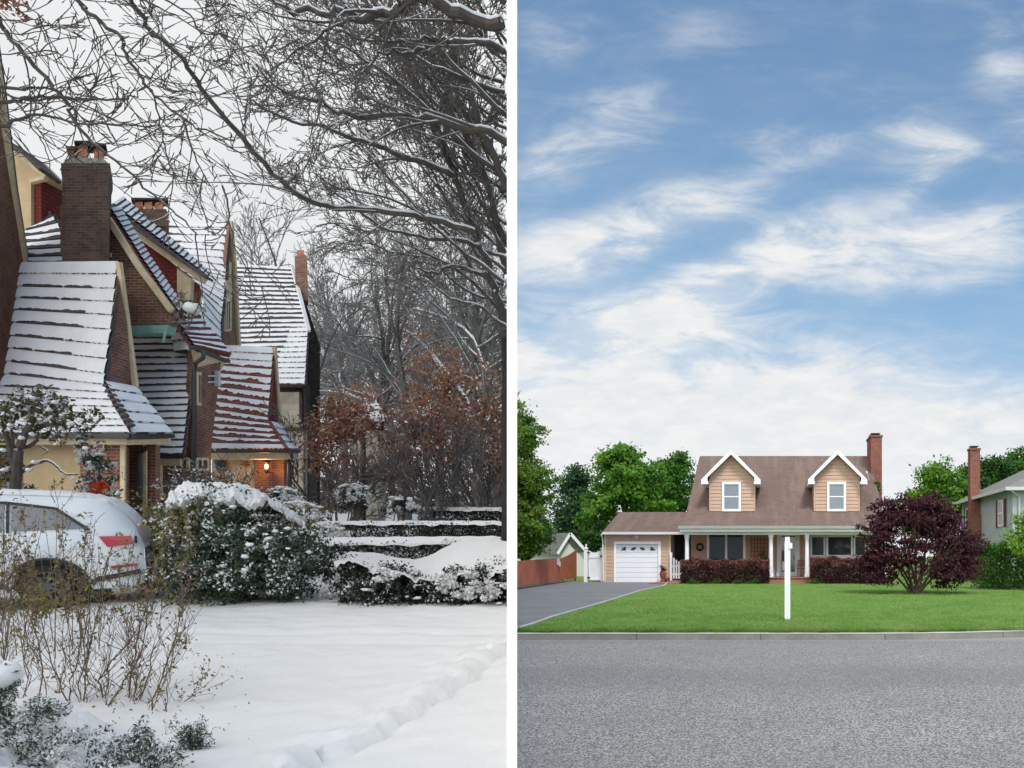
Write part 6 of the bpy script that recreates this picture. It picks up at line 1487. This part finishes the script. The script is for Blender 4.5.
# ------------------------------------------------------------------ summer planting
COL = SUMMER
def tree(name, label, base, blobs, mat_, ncl, per, rad, size, trunk=.25, clip=None, group=None, aspect=.6, shell=.35, flat=.7, limbs=9, bk='trunk bark'):
    t_ = thing(name, base, label, 'tree', group); b = Vector(base); c = MB()
    top = max(bl[2] for bl in blobs); mid = b+(Vector((np.mean([bl[0] for bl in blobs]), b.y, top))-b)*.45
    c.tube([b-Vector((0, 0, .1)), b.lerp(mid, .5)+Vector((.05, 0, 0)), mid], [trunk, trunk*.8, trunk*.6], 8)
    for k in range(limbs):
        bl = blobs[k % len(blobs)]; e = Vector((bl[0]+rnd.uniform(-.6, .6)*bl[3], bl[1]+rnd.uniform(-.5, .5)*bl[4], bl[2]+rnd.uniform(-.2, .7)*bl[5]))
        s = b.lerp(mid, rnd.uniform(.6, 1)); m2 = s.lerp(e, .5)+Vector((rnd.gauss(0, .2), 0, rnd.gauss(.2, .2)))*trunk*3
        if clip is not None and not clip(np.array([e]))[0]: continue
        c.tube([s, m2, e], [trunk*.45, trunk*.28, trunk*.08], 5)
    c.build('trunk', bk, t_)
    p, n_ = clumps(blobs, int(ncl*1.5), int(per*1.35), rad*.85, flat, shell, clip); leaves('crown', mat_, p, size, t_, n_, None, aspect)
    return t_
D = 40
tree('leafy_tree', 'large yellow green tree overhanging the red fence beside the white wall', (wx(524, D), D, .2), [BL(490, 548, 440, 540, D, 2), BL(490, 537, 402, 470, D, 2), BL(500, 560, 462, 510, D, 1.8), BL(500, 552, 500, 543, D-1, 1.6), BL(500, 545, 415, 450, D, 1.5, .6), BL(495, 528, 392, 425, D, 1.2, .7), BL(520, 563, 478, 495, D-.5, 1, .5), BL(512, 552, 510, 552, D-.5, 1.4, 1.2), BL(512, 535, 520, 560, D-.6, 1.2), BL(505, 549, 522, 562, D-1, 1.0, 1.6)], 'yellow green', 300, 58, .42, .15, .25, rightclip, flat=.5)
D = 66
tree('leafy_tree', 'broad bright green tree behind the garage roof', (wx(628, D), D, .2), [BL(592, 650, 447, 500, D, 3), BL(608, 664, 455, 510, D, 3), BL(583, 632, 485, 535, D, 3), BL(630, 680, 490, 525, D, 2.5), BL(600, 640, 443, 470, D, 2, .6), BL(574, 610, 515, 545, D, 2, .7)], 'tree green', 190, 60, .75, .30, .3, flat=.55)
tree('leafy_tree', 'bushy green tree just left of the main roof ridge', (wx(672, D+6), D+6, .2), [BL(650, 698, 460, 520, D+6, 3), BL(660, 692, 454, 480, D+6, 2.5), BL(640, 675, 490, 530, D+6, 3)], 'hedge green', 110, 55, .75, .30, .3)
tree('pine_tree', 'dark narrow tree between the two bright green crowns', (wx(574, D+4), D+4, .2), [BL(552, 598, 478, 545, D+4, 2.5), BL(562, 590, 465, 500, D+4, 2)], 'blue green', 90, 60, .7, .26, .25)
tree('leafy_tree', 'low dark tree filling behind the white gate', (wx(596, D-3), D-3, .2), [BL(575, 612, 520, 560, D-3, 2), BL(560, 590, 505, 545, D+6, 2)], 'deep green', 90, 50, .6, .26, .2)
tree('leafy_tree', 'low dark tree line between the white wall and the pale outbuilding', (wx(535, 75), 75, .2), [BL(505, 560, 520, 560, 75, 3), BL(540, 590, 525, 560, 75, 3)], 'deep green', 80, 50, .8, .3, .2, rightclip)
D = 60
tree('leafy_tree', 'bright green tree between the two brick chimneys', (wx(938, D), D, .2), [BL(911, 968, 468, 520, D, 2.5), BL(915, 960, 460, 485, D, 2), BL(900, 940, 490, 540, D, 2), BL(940, 985, 480, 530, D, 2)], 'tree green', 140, 55, .62, .26, .25)
tree('leafy_tree', 'dark green tree behind the grey house chimney', (wx(990, D+8), D+8, .2), [BL(960, 1010, 458, 510, D+8, 3), BL(975, 1015, 455, 490, D+8, 3)], 'deep green', 130, 55, .7, .28, .28)
tree('leafy_tree', 'green tree top above the grey roof at the right edge', (wx(1035, D+10), D+10, .2), [BL(1000, 1060, 449, 500, D+10, 3), BL(985, 1030, 462, 500, D+10, 3)], 'hedge green', 120, 55, .75, .30, .28)
# japanese maple
D = 31
mp_ = thing('japanese_maple', (wx(915, D), D, grr(D)), 'dark red japanese maple on the right of the lawn', 'tree')
c = MB(); b = Vector((wx(915, D), D, grr(D)-.05)); ends = []
for k, (ex, ey) in enumerate([(888, 545), (900, 530), (915, 510), (930, 520), (945, 540), (880, 520), (955, 525), (905, 560), (925, 560), (935, 500), (895, 500), (868, 540), (965, 550)]):
    e = P(ex, ey, D+rnd.uniform(-.8, .8)); s = b+Vector((rnd.uniform(-.12, .12), rnd.uniform(-.1, .1), 0)); m1 = s.lerp(e, .35)+Vector((rnd.gauss(0, .12), 0, -.1)); m2 = s.lerp(e, .7)+Vector((rnd.gauss(0, .12), 0, .12))
    c.tube([s, m1, m2, e], [.06, .045, .032, .015], 6)
    for j in range(4): ee = m2+Vector((rnd.gauss(0, .5), rnd.gauss(0, .5), rnd.gauss(.3, .3))); c.tube([m1.lerp(m2, rnd.random()), ee], [.02, .008], 4)
c.build('trunk', 'trunk bark', mp_)
mbl = [BL(858, 905, 508, 560, D, 1.1), BL(870, 920, 494, 540, D, 1.1), BL(900, 950, 490, 535, D, 1.1), BL(925, 968, 500, 560, D, 1.1), BL(940, 984, 525, 570, D, 1.0), BL(855, 890, 540, 575, D, .9), BL(880, 915, 545, 580, D-.5, .8, .7), BL(925, 960, 555, 590, D-.3, .9), BL(955, 982, 548, 585, D, .8, .8), BL(895, 940, 520, 560, D, 1.2, .7), BL(905, 928, 572, 590, D-.7, .4, .25), BL(866, 886, 560, 590, D, .6, .4), BL(862, 900, 555, 586, D-.2, .8, .8), BL(932, 972, 555, 592, D-.3, .8, .9), BL(884, 946, 540, 580, D-.8, .5, .8)]
p, n_ = clumps(mbl, 430, 60, .34, flat=.32, shell=.3)
x_ = PX+F*p[:, 0]/p[:, 1]; y_ = PY-F*(p[:, 2]-CZ)/p[:, 1]; k = ~((np.abs(x_-914) < 16) & (y_ > 572) & (rng.random(len(p)) < .6)); p, n_ = p[k], n_[k]
leaves('crown', 'maple leaf', p, .135, mp_, n_, None, .45, up=-.2)
# barberry hedges
def bhedge(label, x0, x1, y0, y1, D, n=17000):
    t_ = thing('barberry_hedge', (wx((x0+x1)/2, D), D+.5, GB), label, 'hedge')
    X0_, X1_, z0, z1 = wx(x0, D), wx(x1, D), GB-.02, wz(y0, D)
    q = boxpts(X0_, X1_, D, D+.9, z0, z1-.06, n, .07); top = q[:, 2] > z1-.36+.13*np.sin(q[:, 0]*5)+rng.normal(size=len(q))*.07
    leaves('foliage', ['barberry leaf', 'barberry tip'], q, .1, t_, None, (top & (rng.random(len(q)) < .75)).astype(int))
    c = MB()
    for k in range(26):
        x = rnd.uniform(X0_+.1, X1_-.1); c.tube([(x, D+.45, z0), (x+rnd.uniform(-.2, .2), D+.4, (z0+z1)/2), (x+rnd.uniform(-.3, .3), D+.4, z1-.1)], [.02, .015, .006], 4)
    c.build('stems', 'trunk bark', t_)
bhedge('trimmed reddish barberry hedge left of the porch steps', 681, 769, 559, 583, 41.4)
bhedge('trimmed reddish barberry hedge right of the porch steps', 811, 884, 557.5, 583, 41.4)
for i, x in enumerate((694, 714, 736, 754, 816, 880)):
    p, n_ = clumps([(wx(x, 41.1), 41.1, GB+.12, .28, .14, .13)], 8, 18, .12); t_ = thing('weed', (wx(x, 41.1), 41.1, GB), ['leftmost', 'second', 'third', 'fourth', 'fifth', 'rightmost'][i]+' low green tuft from the left at the foot of the barberry hedges', 'plant', 'green tufts under the barberry hedges'); leaves('foliage', 'hedge green', p, .08, t_, n_)
# green hedge at the right
t_ = thing('green_hedge', (wx(1010, 35), 35, .18), 'tall bright green hedge in front of the grey house', 'hedge')
X0_ = wx(974, 35.5)
q = boxpts(X0_, X0_+6.5, 34.6, 36.2, .3, wz(547.5, 35), 26000, .16)
leaves('foliage', 'hedge green', q, .11, t_, None); c = MB()
for k in range(14): c.tube([(X0_+.3+k*.45, 35.2, .1), (X0_+.3+k*.45+rnd.gauss(0, .05), 35.2, 1.0)], [.06, .04], 6)
c.build('stems', 'trunk bark', t_)
c = MB(); c.box(X0_-.1, X0_+7, 34.95, 35.12, .1, .34); tag(c.build('edging_wall', 'grey stone', org=Vector((X0_, 35, .1))), 'low grey stone edging at the foot of the green hedge', 'edging')
tree('lime_shrub', 'lime green shrub leaning in at the right edge above the hedge', (wx(1024, 33.4), 33.4, .18), [BL(1003, 1050, 520, 548, 33.4, .7), BL(1012, 1056, 508, 535, 33.4, .7), BL(1008, 1040, 535, 560, 33.4, .6)], 'lime leaf', 70, 34, .25, .12, .06, limbs=5)
